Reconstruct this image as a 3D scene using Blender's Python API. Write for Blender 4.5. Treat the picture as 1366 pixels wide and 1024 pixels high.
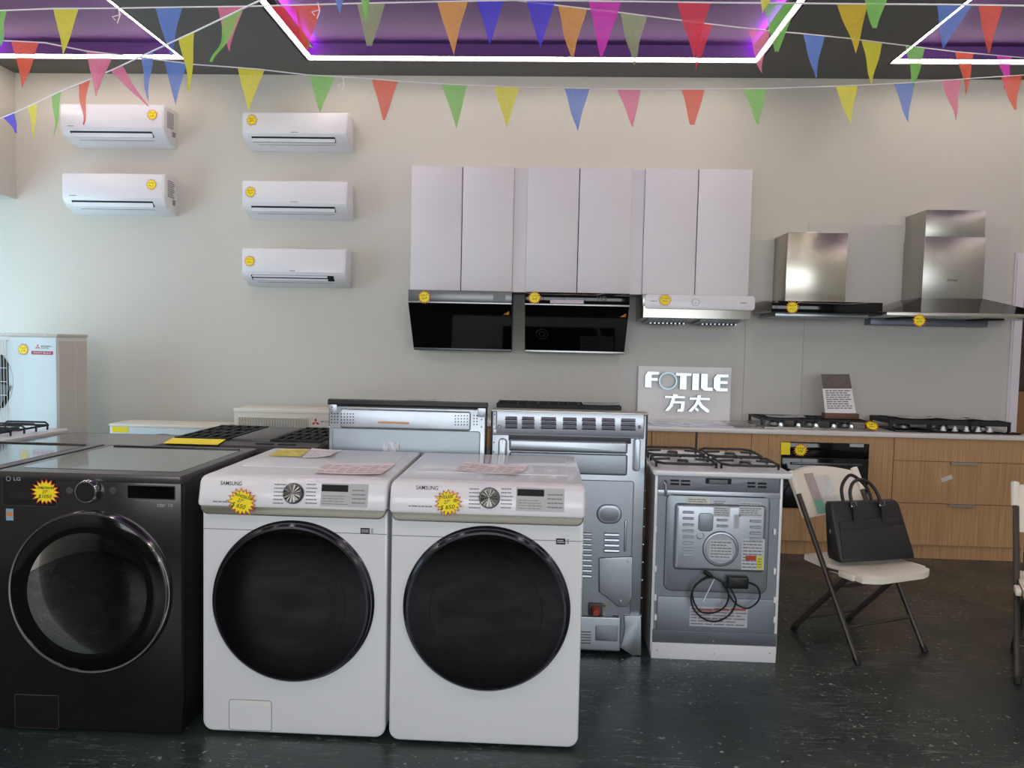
import bpy, bmesh, math, random
from mathutils import Vector, Matrix
for o in list(bpy.data.objects): bpy.data.objects.remove(o)
SC = bpy.context.scene
COL = SC.collection
rad = math.radians
# ------------------------------------------------------------------ camera
FPX = 1000.0; CAMH = 1.5; YAW = rad(2.4); PIT = rad(-3.1); ROLL = rad(1.25)
fw = Vector((-math.sin(YAW)*math.cos(PIT), math.cos(YAW)*math.cos(PIT), math.sin(PIT)))
_r = fw.cross(Vector((0, 0, 1))).normalized(); _u = _r.cross(fw)
RT = _r*math.cos(ROLL) + _u*math.sin(ROLL); UP = -_r*math.sin(ROLL) + _u*math.cos(ROLL)
CAM = Vector((0, 0, CAMH))
cd = bpy.data.cameras.new('camera'); cam = bpy.data.objects.new('camera', cd); COL.objects.link(cam)
cd.sensor_fit = 'HORIZONTAL'; cd.sensor_width = 36; cd.lens = 36*FPX/1366; cd.clip_start = .05
m = Matrix((RT, UP, -fw)).transposed().to_4x4(); m.translation = CAM; cam.matrix_world = m
SC.camera = cam
def ray(x, y): return fw + RT*((x-683)/FPX) - UP*((y-512)/FPX)
def py(x, y, Y): d = ray(x, y); return CAM + d*(Y/d.y)          # pixel on the upright plane at depth Y
def pz(x, y, z): d = ray(x, y); return CAM + d*((z-CAMH)/d.z)   # pixel on the level plane at height z
def X(x, y, Y): return py(x, y, Y).x
def Z(x, y, Y): return py(x, y, Y).z
# ------------------------------------------------------------------ view, world, daylight
vs = SC.view_settings; vs.view_transform = 'Standard'; vs.look = 'None'; vs.exposure = 0.0; vs.gamma = 1.0; vs.use_curve_mapping = False
w = bpy.data.worlds.new('sky'); SC.world = w; w.use_nodes = True
bg = w.node_tree.nodes['Background']; bg.inputs[0].default_value = (.62, .75, .95, 1); bg.inputs[1].default_value = 0.6
def area(name, loc, rot, sx, sy, power, col):
    l = bpy.data.lights.new(name, 'AREA'); l.shape = 'RECTANGLE'; l.size = sx; l.size_y = sy; l.energy = power; l.color = col
    o = bpy.data.objects.new(name, l); COL.objects.link(o); o.location = loc; o.rotation_euler = rot; return o
area('daylight_storefront', (.4, -3.5, 1.9), (rad(90), 0, 0), 8.4, 1.9, 250, (.93, .97, 1.0))
area('daylight_side_window', (-5.5, 4.2, 1.4), (rad(90), 0, rad(-90)), 3.4, 2.3, 105, (.58, .84, 1.0))
# ------------------------------------------------------------------ materials
def lin(c):
    return tuple((v/12.92 if v <= .04045 else ((v+.055)/1.055)**2.4) for v in c)
def rgb(r, g, b): return lin((r/255, g/255, b/255)) + (1,)
MATS = {}
def mat(name, col, rough=.5, metal=0., spec=.5, coat=0., emit=None, estr=0., noise=None, bump=None, trans=0., aniso=0.):
    """noise=(scale, amount, stretch xyz): soft colour variation; bump=(scale, strength, stretch xyz): fine relief"""
    if name in MATS: return MATS[name]
    M = bpy.data.materials.new(name); M.use_nodes = True; nt = M.node_tree; N = nt.nodes; L = nt.links
    p = N['Principled BSDF']; I = p.inputs
    I['Base Color'].default_value = col; I['Roughness'].default_value = rough; I['Metallic'].default_value = metal
    I['Specular IOR Level'].default_value = spec; I['Coat Weight'].default_value = coat; I['Coat Roughness'].default_value = .05
    I['Transmission Weight'].default_value = trans; I['Anisotropic'].default_value = aniso
    if emit: I['Emission Color'].default_value = emit; I['Emission Strength'].default_value = estr
    if noise or bump: tc = N.new('ShaderNodeTexCoord')
    def tex(scale, st, det):
        mp = N.new('ShaderNodeMapping'); mp.inputs['Scale'].default_value = st; L.new(tc.outputs['Object'], mp.inputs['Vector'])
        n = N.new('ShaderNodeTexNoise'); n.inputs['Scale'].default_value = scale; n.inputs['Detail'].default_value = det
        L.new(mp.outputs[0], n.inputs['Vector']); return n
    if noise:
        n = tex(noise[0], noise[2] if len(noise) > 2 else (1, 1, 1), 5)
        mx = N.new('ShaderNodeMixRGB'); mx.blend_type = 'MIX'
        a = noise[1]; mx.inputs[1].default_value = tuple(min(1, c*(1+a)) for c in col[:3])+(1,); mx.inputs[2].default_value = tuple(c*(1-a) for c in col[:3])+(1,)
        L.new(n.outputs[0], mx.inputs[0]); L.new(mx.outputs[0], I['Base Color'])
    if bump:
        n = tex(bump[0], bump[2] if len(bump) > 2 else (1, 1, 1), 3)
        b = N.new('ShaderNodeBump'); b.inputs['Strength'].default_value = bump[1]; b.inputs['Distance'].default_value = .002
        L.new(n.outputs[0], b.inputs['Height']); L.new(b.outputs[0], I['Normal'])
    MATS[name] = M; return M
def emis(name, col, s):
    if name in MATS: return MATS[name]
    M = bpy.data.materials.new(name); M.use_nodes = True; N = M.node_tree.nodes; N.clear()
    e = N.new('ShaderNodeEmission'); e.inputs[0].default_value = col; e.inputs[1].default_value = s
    o = N.new('ShaderNodeOutputMaterial'); M.node_tree.links.new(e.outputs[0], o.inputs[0]); MATS[name] = M; return M
def cloth(name, col):
    M = bpy.data.materials.new(name); M.use_nodes = True; nt = M.node_tree; N = nt.nodes; L = nt.links; N.clear()
    d = N.new('ShaderNodeBsdfDiffuse'); t = N.new('ShaderNodeBsdfTranslucent'); tr = N.new('ShaderNodeBsdfTransparent')
    mx = N.new('ShaderNodeMixShader'); m2 = N.new('ShaderNodeMixShader'); o = N.new('ShaderNodeOutputMaterial')
    tc = N.new('ShaderNodeTexCoord'); n = N.new('ShaderNodeTexNoise'); n.inputs['Scale'].default_value = 60
    L.new(tc.outputs['Object'], n.inputs['Vector'])
    c = N.new('ShaderNodeMixRGB'); c.inputs[1].default_value = col; c.inputs[2].default_value = tuple(v*.8 for v in col[:3])+(1,)
    L.new(n.outputs[0], c.inputs[0]); L.new(c.outputs[0], d.inputs[0]); L.new(c.outputs[0], t.inputs[0])
    mx.inputs[0].default_value = .42; m2.inputs[0].default_value = .2
    L.new(d.outputs[0], mx.inputs[1]); L.new(t.outputs[0], mx.inputs[2]); L.new(mx.outputs[0], m2.inputs[1]); L.new(tr.outputs[0], m2.inputs[2])
    L.new(m2.outputs[0], o.inputs[0]); MATS[name] = M; return M
def tinted(name, tint, rough=.02, ior=1.5):
    """thin tinted sheet: see-through with a mirror gloss at grazing angles"""
    M = bpy.data.materials.new(name); M.use_nodes = True; nt = M.node_tree; N = nt.nodes; L = nt.links; N.clear()
    t = N.new('ShaderNodeBsdfTransparent'); t.inputs[0].default_value = tint
    g = N.new('ShaderNodeBsdfGlossy'); g.inputs['Roughness'].default_value = rough
    f = N.new('ShaderNodeFresnel'); f.inputs[0].default_value = ior
    mx = N.new('ShaderNodeMixShader'); o = N.new('ShaderNodeOutputMaterial')
    L.new(f.outputs[0], mx.inputs[0]); L.new(t.outputs[0], mx.inputs[1]); L.new(g.outputs[0], mx.inputs[2]); L.new(mx.outputs[0], o.inputs[0])
    MATS[name] = M; return M
W_PAINT = mat('white_enamel', rgb(222, 222, 224), .22, coat=.3)
W_PLAST = mat('white_plastic', rgb(232, 230, 232), .3, coat=.2)
W_MATTE = mat('white_laminate', rgb(226, 221, 222), .45, noise=(3, .02))
BLACK = mat('black_plastic', rgb(22, 22, 23), .35)
BLKGLOSS = mat('black_glass', rgb(5, 5, 6), .06, spec=.4)
IRON = mat('cast_iron', rgb(26, 26, 27), .55, bump=(120, .3))
CHROME = mat('chrome', rgb(205, 205, 205), .12, 1.)
STEEL = mat('brushed_steel', rgb(178, 176, 168), .3, 1., noise=(9, .12, (1, 1, .06)), bump=(40, .15, (12, 1, .3)))
MIRROR = mat('polished_steel', rgb(190, 184, 172), .27, 1., noise=(5, .10, (1, 1, .15)), bump=(4, .5, (1, 1, .35)))
GALV = mat('galvanised_steel', rgb(172, 178, 184), .36, .85, noise=(6, .06))
GALVD = mat('galvanised_dark', rgb(138, 144, 150), .4, .8, noise=(6, .06))
SLOT = mat('dark_slot', rgb(14, 14, 15), .7)
DKSTEEL = mat('black_stainless', rgb(52, 49, 49), .28, .6, noise=(3, .1), coat=.2)
RUBBER = mat('rubber', rgb(15, 15, 15), .6)
YEL = mat('sticker_yellow', rgb(255, 230, 24), .5)
RED = mat('sticker_red', rgb(206, 62, 30), .5)
INK = mat('marker_ink', rgb(38, 30, 12), .6)
INKG = mat('grey_print', rgb(120, 120, 122), .6)
INKK = mat('black_print', rgb(28, 28, 30), .5)
PAPER = mat('paper', rgb(236, 230, 230), .6)
# ------------------------------------------------------------------ mesh building
class B:
    def __init__(s): s.bm = bmesh.new(); s.mi = 0
    def _f(s, vs):
        try: f = s.bm.faces.new(vs); f.material_index = s.mi; return f
        except ValueError: return None
    def box(s, x0, x1, y0, y1, z0, z1, bev=0, seg=2):
        x0, x1 = sorted((x0, x1)); y0, y1 = sorted((y0, y1)); z0, z1 = sorted((z0, z1))
        v = [s.bm.verts.new(p) for p in ((x0,y0,z0),(x1,y0,z0),(x1,y1,z0),(x0,y1,z0),(x0,y0,z1),(x1,y0,z1),(x1,y1,z1),(x0,y1,z1))]
        fs = [s._f([v[i] for i in q]) for q in ((0,3,2,1),(4,5,6,7),(0,1,5,4),(1,2,6,5),(2,3,7,6),(3,0,4,7))]
        if bev: s._bev(fs, bev, seg)
        return s
    def _bev(s, fs, w, seg):
        es = list({e for f in fs for e in f.edges})
        r = bmesh.ops.bevel(s.bm, geom=es, offset=w, segments=seg, affect='EDGES', profile=.5, clamp_overlap=True)
        for f in r['faces']: f.material_index = s.mi
    def obox(s, c, ax, ay, az, hx, hy, hz):
        c = Vector(c); v = []
        for k in (-1, 1):
            for a, b in ((-1,-1),(1,-1),(1,1),(-1,1)): v.append(s.bm.verts.new(c + ax*(a*hx) + ay*(b*hy) + az*(k*hz)))
        for q in ((0,3,2,1),(4,5,6,7),(0,1,5,4),(1,2,6,5),(2,3,7,6),(3,0,4,7)): s._f([v[i] for i in q])
        return s
    def prism(s, pts, axis, a, b, bev=0, seg=2):
        """2-D outline swept along an axis; 'y': (x,z)  'x': (y,z)  'z': (x,y)"""
        def P(u, v, t): return {'y': (u, t, v), 'x': (t, u, v), 'z': (u, v, t)}[axis]
        A = [s.bm.verts.new(P(u, v, a)) for u, v in pts]; C = [s.bm.verts.new(P(u, v, b)) for u, v in pts]; n = len(pts)
        fs = [s._f(A), s._f(list(reversed(C)))] + [s._f([A[i], C[i], C[(i+1) % n], A[(i+1) % n]]) for i in range(n)]
        fs = [f for f in fs if f]
        bmesh.ops.recalc_face_normals(s.bm, faces=fs)
        if bev:
            es = [e for f in fs[:2] for e in f.edges]
            r = bmesh.ops.bevel(s.bm, geom=list(set(es)), offset=bev, segments=seg, affect='EDGES', profile=.5, clamp_overlap=True)
            for f in r['faces']: f.material_index = s.mi
        return s
    def tube(s, path, r, seg=8, closed=False, flat=1.0):
        path = [Vector(p) for p in path]; n = len(path); rings = []
        up = Vector((.31, .17, .93))
        for i, p in enumerate(path):
            if closed: t = path[(i+1) % n] - path[i-1]
            else: t = path[min(i+1, n-1)] - path[max(i-1, 0)]
            t.normalize(); a = up - t*up.dot(t)
            if a.length < .05: a = Vector((1, 0, 0)) - t*t.x
            a.normalize(); b = t.cross(a); up = a
            rr = r[i] if isinstance(r, (list, tuple)) else r
            rings.append([s.bm.verts.new(p + a*(rr*math.cos(2*math.pi*k/seg)) + b*(rr*flat*math.sin(2*math.pi*k/seg))) for k in range(seg)])
        for i in range(n if closed else n-1):
            A, C = rings[i], rings[(i+1) % n]
            for k in range(seg): s._f([A[k], A[(k+1) % seg], C[(k+1) % seg], C[k]])
        if not closed: s._f(list(reversed(rings[0]))); s._f(rings[-1])
        return s
    def cyl(s, p0, p1, r, seg=20): return s.tube([p0, p1], r, seg)
    def lathe(s, prof, c, axis='y', seg=48):
        """profile (radius, offset along axis); the axis passes through c"""
        c = Vector(c); rings = []
        for r, h in prof:
            ring = []
            for k in range(seg if r > 1e-6 else 1):
                a = 2*math.pi*k/seg; u, v = r*math.cos(a), r*math.sin(a)
                ring.append(s.bm.verts.new(c + Vector({'y': (u, h, v), 'z': (u, v, h), 'x': (h, u, v)}[axis])))
            rings.append(ring)
        for A, C in zip(rings, rings[1:]):
            for k in range(seg):
                q = [A[k % len(A)], A[(k+1) % len(A)], C[(k+1) % len(C)], C[k % len(C)]]
                q = list(dict.fromkeys(q))
                if len(q) > 2: s._f(q)
        return s
    def sheet(s, grid):
        vs = [[s.bm.verts.new(p) for p in row] for row in grid]
        for i in range(len(vs)-1):
            for j in range(len(vs[0])-1): s._f([vs[i][j], vs[i+1][j], vs[i+1][j+1], vs[i][j+1]])
        return s
    def flip(s): bmesh.ops.recalc_face_normals(s.bm, faces=s.bm.faces); return s
    def build(s, name, mats, parent=None, local=False, sharp=35, smooth=True):
        bmesh.ops.recalc_face_normals(s.bm, faces=s.bm.faces)
        me = bpy.data.meshes.new(name); s.bm.to_mesh(me); s.bm.free()
        for M in (mats if isinstance(mats, (list, tuple)) else [mats]): me.materials.append(M)
        if smooth and len(me.polygons):
            me.polygons.foreach_set('use_smooth', [True]*len(me.polygons)); me.set_sharp_from_angle(angle=rad(sharp))
        return link(name, me, parent, local)
ORIG = {}
def link(name, me, parent=None, local=False):
    o = bpy.data.objects.new(name, me); COL.objects.link(o)
    if parent is not None:
        o.parent = parent
        if not local: me.transform(Matrix.Translation(-ORIG[parent.name])); ORIG[o.name] = ORIG[parent.name]
        else: ORIG[o.name] = Vector((0, 0, 0))
    else: ORIG[o.name] = Vector((0, 0, 0))
    return o
def thing(name, label, cat, loc=(0, 0, 0), rz=0, group=None, local=False):
    o = bpy.data.objects.new(name, None); COL.objects.link(o); o.location = loc; o.rotation_euler = (0, 0, rz); o.empty_display_size = .1
    o['label'] = label; o['category'] = cat
    if group: o['group'] = group
    ORIG[o.name] = Vector((0, 0, 0)) if local else Vector(loc); return o
def tag(o, label, cat, group=None):
    o['label'] = label; o['category'] = cat
    if group: o['group'] = group
    return o
def struct(o): o['kind'] = 'structure'; return o
def stuff(o): o['kind'] = 'stuff'; return o
def rrect(x0, x1, z0, z1, r, n=5, corners='abcd'):
    pts = []
    for k, (cx, cz, a0) in enumerate(((x1-r, z1-r, 0), (x0+r, z1-r, 90), (x0+r, z0+r, 180), (x1-r, z0+r, 270))):
        if 'abcd'[k] not in corners: pts.append(((x1, z1), (x0, z1), (x0, z0), (x1, z0))[k]); continue
        for i in range(n+1): a = rad(a0 + 90*i/n); pts.append((cx + r*math.cos(a), cz + r*math.sin(a)))
    return pts
TXT = {}
def text_geo(s, bold=0., shear=0.):
    k = (s, bold, shear)
    if k not in TXT:
        c = bpy.data.curves.new('t', 'FONT'); c.body = s; c.size = 1; c.offset = bold; c.shear = shear; c.resolution_u = 3
        o = bpy.data.objects.new('t', c); COL.objects.link(o); bpy.context.view_layer.update()
        me = bpy.data.meshes.new_from_object(o.evaluated_get(bpy.context.evaluated_depsgraph_get()))
        bpy.data.objects.remove(o)
        vv = [tuple(v.co[:2]) for v in me.vertices]; ff = [tuple(p.vertices) for p in me.polygons]
        xs = [v[0] for v in vv]; ys = [v[1] for v in vv]
        TXT[k] = ([((x-min(xs))/(max(xs)-min(xs)), (y-min(ys))/(max(ys)-min(ys))) for x, y in vv], ff)
        bpy.data.meshes.remove(me)
    return TXT[k]
def put_text(b, s, p0, ux, uz, bold=0., shear=0.):
    """text filling the box p0 .. p0+ux+uz"""
    vv, ff = text_geo(s, bold, shear); p0 = Vector(p0)
    vs = [b.bm.verts.new(p0 + ux*u + uz*v) for u, v in vv]
    for f in ff: b._f([vs[i] for i in f])
def scrawl(b, p0, ux, uz, n, seed, t=.08):
    """illegible handwriting: n little characters of short pen strokes along ux"""
    R = random.Random(seed); p0 = Vector(p0); nx = ux.normalized(); nz = uz.normalized(); h = uz.length; w = ux.length/n
    for i in range(n):
        o = p0 + ux*(i/n)
        for _ in range(R.choice((2, 2, 3))):
            a = o + nx*(w*R.uniform(.1, .8)) + uz*R.uniform(0, 1); c = o + nx*(w*R.uniform(.1, .8)) + uz*R.uniform(0, 1)
            d = c - a
            if d.length < h*.3: d = nz*h*.7; c = a + d*.6
            q = (d.normalized().cross(nx.cross(nz))).normalized()*(h*t)
            b._f([b.bm.verts.new(p) for p in (a-q, c-q, c+q, a+q)])
def rows(b, p0, ux, uz, n, seed, fill=.45):
    """rows of fine print: broken lines"""
    R = random.Random(seed); p0 = Vector(p0)
    for i in range(n):
        z = uz*((i+.3)/n); u = 0.
        while u < R.uniform(.75, 1):
            e = min(1, u + R.uniform(.08, .25)); a = p0 + z + ux*u; c = p0 + z + ux*e; q = uz*(fill/n)
            b._f([b.bm.verts.new(p) for p in (a, c, c+q, a+q)]); u = e + .03
def sticker(parent, c, r, rot=0., lines=(), seed=0, ax=Vector((1, 0, 0)), az=Vector((0, 0, 1)), aspect=1.):
    """price starburst: red rim, yellow field, marker writing as its sub-part"""
    c = Vector(c); nrm = ax.cross(az)*1.0  # points to the viewer (-y)
    R = random.Random(seed+7); n = 17; ca, sa = math.cos(rot), math.sin(rot)
    ux = ax*ca + az*sa; uz = az*ca - ax*sa
    b = B(); out = []; inn = []
    for i in range(n*2):
        a = math.pi*i/n; k = R.uniform(.94, 1.12) if i % 2 == 0 else .71
        d = ux*(math.cos(a)*k*r*aspect) + uz*(math.sin(a)*k*r); out.append(c + d); inn.append(c + d*.88 + nrm*.0006)
    ov = [b.bm.verts.new(p) for p in out]; iv = [b.bm.verts.new(p) for p in inn]; bv = [b.bm.verts.new(p - nrm*.0015) for p in out]
    cv = b.bm.verts.new(c + nrm*.0006)
    for i in range(2*n):
        j = (i+1) % (2*n); b.mi = 1; b._f([ov[i], ov[j], iv[j], iv[i]]); b._f([ov[j], ov[i], bv[i], bv[j]]); b.mi = 0; b._f([iv[i], iv[j], cv])
    st = b.build('price_sticker', [YEL, RED], parent, smooth=False)
    t = B(); q = c + nrm*.0014
    if not lines: lines = (('~', -.55, .12, 1.1, .26), ('~$', -.4, -.35, .8, .32))
    for k, (s, u, v, wd, ht) in enumerate(lines):
        p = q + ux*(u*r*aspect) + uz*(v*r); a = ux*(wd*r*aspect); h = uz*(ht*r)
        if s[0] == '~': scrawl(t, p, a, h, 6 if s == '~' else 4, seed*3+k)
        else: put_text(t, s, p, a, h, .004, .25)
    t.build('handwriting', INK, st, smooth=False)
    return st
# ------------------------------------------------------------------ the room
WB = 6.08; CZ = 3.62
def wall_mat():
    return mat('wall_paint', rgb(203, 198, 187), .62, noise=(1.2, .015), bump=(90, .12))
def floor_mat():
    M = bpy.data.materials.new('painted_concrete'); M.use_nodes = True; nt = M.node_tree; N = nt.nodes; L = nt.links; p = N['Principled BSDF']
    tc = N.new('ShaderNodeTexCoord')
    def noise(sc, det, st=(1, 1, 1), rot=0):
        mp = N.new('ShaderNodeMapping'); mp.inputs['Scale'].default_value = st; mp.inputs['Rotation'].default_value = (0, 0, rot)
        n = N.new('ShaderNodeTexNoise'); n.inputs['Scale'].default_value = sc; n.inputs['Detail'].default_value = det
        L.new(tc.outputs['Object'], mp.inputs[0]); L.new(mp.outputs[0], n.inputs['Vector']); return n
    def ramp(src, a, b, ca=(0, 0, 0, 1), cb=(1, 1, 1, 1)):
        r = N.new('ShaderNodeValToRGB'); r.color_ramp.elements[0].position = a; r.color_ramp.elements[1].position = b
        r.color_ramp.elements[0].color = ca; r.color_ramp.elements[1].color = cb; L.new(src, r.inputs[0]); return r
    def mix(fac, a, b):
        x = N.new('ShaderNodeMixRGB'); L.new(fac, x.inputs[0])
        for i, s in ((1, a), (2, b)):
            if isinstance(s, tuple): x.inputs[i].default_value = s
            else: L.new(s, x.inputs[i])
        return x
    base = mix(ramp(noise(.9, 6).outputs[0], .35, .7).outputs[0], rgb(37, 50, 50), rgb(52, 60, 58))
    worn = ramp(noise(2.3, 8).outputs[0], .58, .8)
    c = mix(worn.outputs[0], base.outputs[0], rgb(78, 81, 77))
    for k, (rot, sc) in enumerate(((.5, 3.1), (-.9, 2.6), (1.8, 3.7))):
        n = noise(sc, 4, (1, 9, 1), rot)                       # long thin scratches: narrow iso-lines of stretched noise
        s = N.new('ShaderNodeMath'); s.operation = 'SUBTRACT'; s.inputs[1].default_value = .5; L.new(n.outputs[0], s.inputs[0])
        a = N.new('ShaderNodeMath'); a.operation = 'ABSOLUTE'; L.new(s.outputs[0], a.inputs[0])
        r = ramp(a.outputs[0], 0., .009, (1, 1, 1, 1), (0, 0, 0, 1))
        msk = ramp(noise(1.7+k*.4, 3).outputs[0], .50, .62)
        mm = N.new('ShaderNodeMath'); mm.operation = 'MULTIPLY'; L.new(r.outputs[0], mm.inputs[0]); L.new(msk.outputs[0], mm.inputs[1])
        m2 = N.new('ShaderNodeMath'); m2.operation = 'MULTIPLY'; m2.inputs[1]  .default_value = .7; L.new(mm.outputs[0], m2.inputs[0])
        c = mix(m2.outputs[0], c.outputs[0], rgb(150, 152, 148))
    fl = ramp(noise(38, 2).outputs[0], .66, .685)               # chips of paint
    fm = ramp(noise(1.6, 3).outputs[0], .44, .58)
    mm = N.new('ShaderNodeMath'); mm.operation = 'MULTIPLY'; L.new(fl.outputs[0], mm.inputs[0]); L.new(fm.outputs[0], mm.inputs[1])
    c = mix(mm.outputs[0], c.outputs[0], rgb(165, 165, 158))
    L.new(c.outputs[0], p.inputs['Base Color'])
    rr = ramp(noise(3, 5).outputs[0], .3, .75, (.22, .22, .22, 1), (.42, .42, .42, 1)); L.new(rr.outputs[0], p.inputs['Roughness'])
    b = N.new('ShaderNodeBump'); b.inputs['Strength'].default_value = .15; b.inputs['Distance'].default_value = .003
    L.new(noise(14, 6).outputs[0], b.inputs['Height']); L.new(b.outputs[0], p.inputs['Normal'])
    return M
WALL = wall_mat(); CEIL = mat('ceiling_grey', rgb(104, 103, 98), .75, noise=(2, .03)); TRAY = mat('tray_mauve', rgb(98, 58, 122), .7)  # TRAY: one even mauve over the tray panels and sides
TRIM = mat('trim_white', rgb(222, 216, 220), .4)
struct(B().box(-6.2, 6.2, -4.5, 8.2, -.1, 0).build('floor', floor_mat()))
DX0, DX1, DZ = 3.735, 4.65, 2.215
b = B(); b.box(-6.2, DX0, WB, WB+.14, 0, CZ); b.box(DX1, 5.9, WB, WB+.14, 0, CZ); b.box(DX0, DX1, WB, WB+.14, DZ, CZ)
struct(b.build('wall_back', WALL))
LX = -4.38
b = B(); b.box(LX-.25, LX, -3.2, WB, 2.6, CZ+.2); b.box(LX-.25, LX, -3.2, 1.9, 0, 2.6); b.box(-5.4, LX-.25, 1.75, WB, 2.6, 2.75); b.box(-5.4, LX-.25, 1.75, 1.9, 0, 2.6)
struct(b.build('wall_left', WALL))
struct(B().box(5.75, 5.9, -3.2, WB, 0, CZ+.2).build('wall_right', WALL))
b = B(); b.box(LX-.25, -3.9, -3.2, -3.05, 0, CZ+.2); b.box(4.7, 5.9, -3.2, -3.05, 0, CZ+.2); b.box(-3.9, 4.7, -3.2, -3.05, 2.85, CZ+.2); b.box(-3.9, 4.7, -3.2, -3.05, 0, .95)
struct(b.build('wall_front', WALL))
ALU = mat('aluminium_frame', rgb(120, 122, 124), .4, .8)
b = B()
for i in range(6): x = -3.9 + i*8.6/5; b.box(x-.03, x+.03, -3.15, -3.09, .95, 2.85)
b.box(-3.9, 4.7, -3.15, -3.09, .95, 1.01); b.box(-3.9, 4.7, -3.15, -3.09, 2.79, 2.85)
struct(b.build('window_1', ALU))
b = B()
for i in range(4): y = 2.0 + i*1.3; b.box(-5.33, -5.27, y-.03, y+.03, 0, 2.6)
b.box(-5.33, -5.27, 1.9, WB, 0, .12); b.box(-5.33, -5.27, 1.9, WB, 2.5, 2.6)
struct(b.build('window_2', ALU))
# ceiling with three recessed trays
TY0, TY1 = .3, 5.79; TRAYS = ((-4.34, -2.795), (-1.868, 1.552), (2.483, 5.4)); TZ = CZ+.135
b = B(); b.box(-6.2, 5.9, TY1, WB+.2, CZ, CZ+.23); b.box(-6.2, 5.9, -3.2, TY0, CZ, CZ+.23)
for x0, x1 in ((-6.2, TRAYS[0][0]), (TRAYS[0][1], TRAYS[1][0]), (TRAYS[1][1], TRAYS[2][0]), (TRAYS[2][1], 5.9)): b.box(x0, x1, TY0, TY1, CZ, CZ+.23)
ceil = struct(b.build('ceiling', CEIL))
b = B()
for x0, x1 in TRAYS: b.box(x0-.05, x1+.05, TY0-.05, TY1+.05, TZ, TZ+.06)
b.build('tray_panel', TRAY, ceil)
for x0, x1 in TRAYS:
    for a in ((x0, x1, TY1-.004, TY1), (x0, x1, TY0, TY0+.004), (x0, x0+.004, TY0, TY1), (x1-.004, x1, TY0, TY1)): B().box(a[0], a[1], a[2], a[3], CZ+.002, TZ).build('tray_side', TRAY, ceil)
LEDW = emis('led_white', (1, .90, .76, 1), 31.0); LEDV = emis('led_violet', (.56, .09, .9, 1), 60.0)
for k, (x0, x1) in enumerate(TRAYS):
    T = thing('led_light_frame', ('white LED strip with violet cove glow framing the left ceiling tray', 'white LED strip with violet cove glow framing the wide middle ceiling tray',
              'white LED strip with violet cove glow framing the right ceiling tray')[k], 'ceiling light', ((x0+x1)/2, (TY0+TY1)/2, CZ), group='LED strips around the ceiling trays')
    for nm, ins, w, z0, z1, M in (('diffuser', .024, .018, CZ+.008, CZ+.026, LEDW), ('channel', .005, .040, CZ+.026, CZ+.030, CEIL), ('channel_side', .012, .006, CZ+.002, CZ+.026, CEIL), ('violet_ledge', .005, .06, CZ+.075, CZ+.080, CEIL), ('ledge_lip', .06, .005, CZ+.080, CZ+.10, CEIL), ('violet_strip', .02, .03, CZ+.081, CZ+.089, LEDV)):
        a, c, d, e = x0+ins, x1-ins, TY0+ins, TY1-ins
        if nm[:6] not in ('violet', 'ledge_'): B().box(a, c, e-w, e, z0, z1).build(nm, M, T); B().box(a, c, d, d+w, z0, z1).build(nm, M, T)
        B().box(a, a+w, d+w, e-w, z0, z1).build(nm, M, T); B().box(c-w, c, d+w, e-w, z0, z1).build(nm, M, T)
# doorway on the right with its moulded casing, and the store room beyond
b = B()
for o, t in ((0, .018), (.012, .028), (.045, .022)):
    x = DX0 - .075 + o; z = DZ + .075 - o; wd = .075-o if o else .075
    b.box(x, DX0, WB-t, WB, 0, z); b.box(DX0, DX1, WB-t, WB, DZ, z); b.box(DX1, DX1+.075-o, WB-t, WB, 0, z)
struct(b.build('trim_1', TRIM))
b = B(); b.box(3.2, 5.9, 8.05, 8.15, 0, 2.8); b.box(3.2, 3.3, WB+.14, 8.05, 0, 2.8); b.box(5.8, 5.9, WB+.14, 8.05, 0, 2.8); b.box(3.2, 5.9, WB+.14, 8.15, 2.8, 2.9)
struct(b.build('wall_storeroom', mat('storeroom_paint', rgb(150, 128, 116), .7)))
# satin backsplash panels behind the hoods
BSM = mat('backsplash', rgb(196, 193, 186), .42, noise=(2, .02))
bs = struct(B().box(.60, 1.60, WB-.006, WB, .92, 2.36, .001, 1).build('trim_2', BSM))
for x0, x1, z1 in ((1.602, 2.06, 2.36), (2.062, 3.62, 2.50)): B().box(x0, x1, WB-.006, WB, .92, z1, .001, 1).build('backsplash_panel', BSM, bs)
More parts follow.
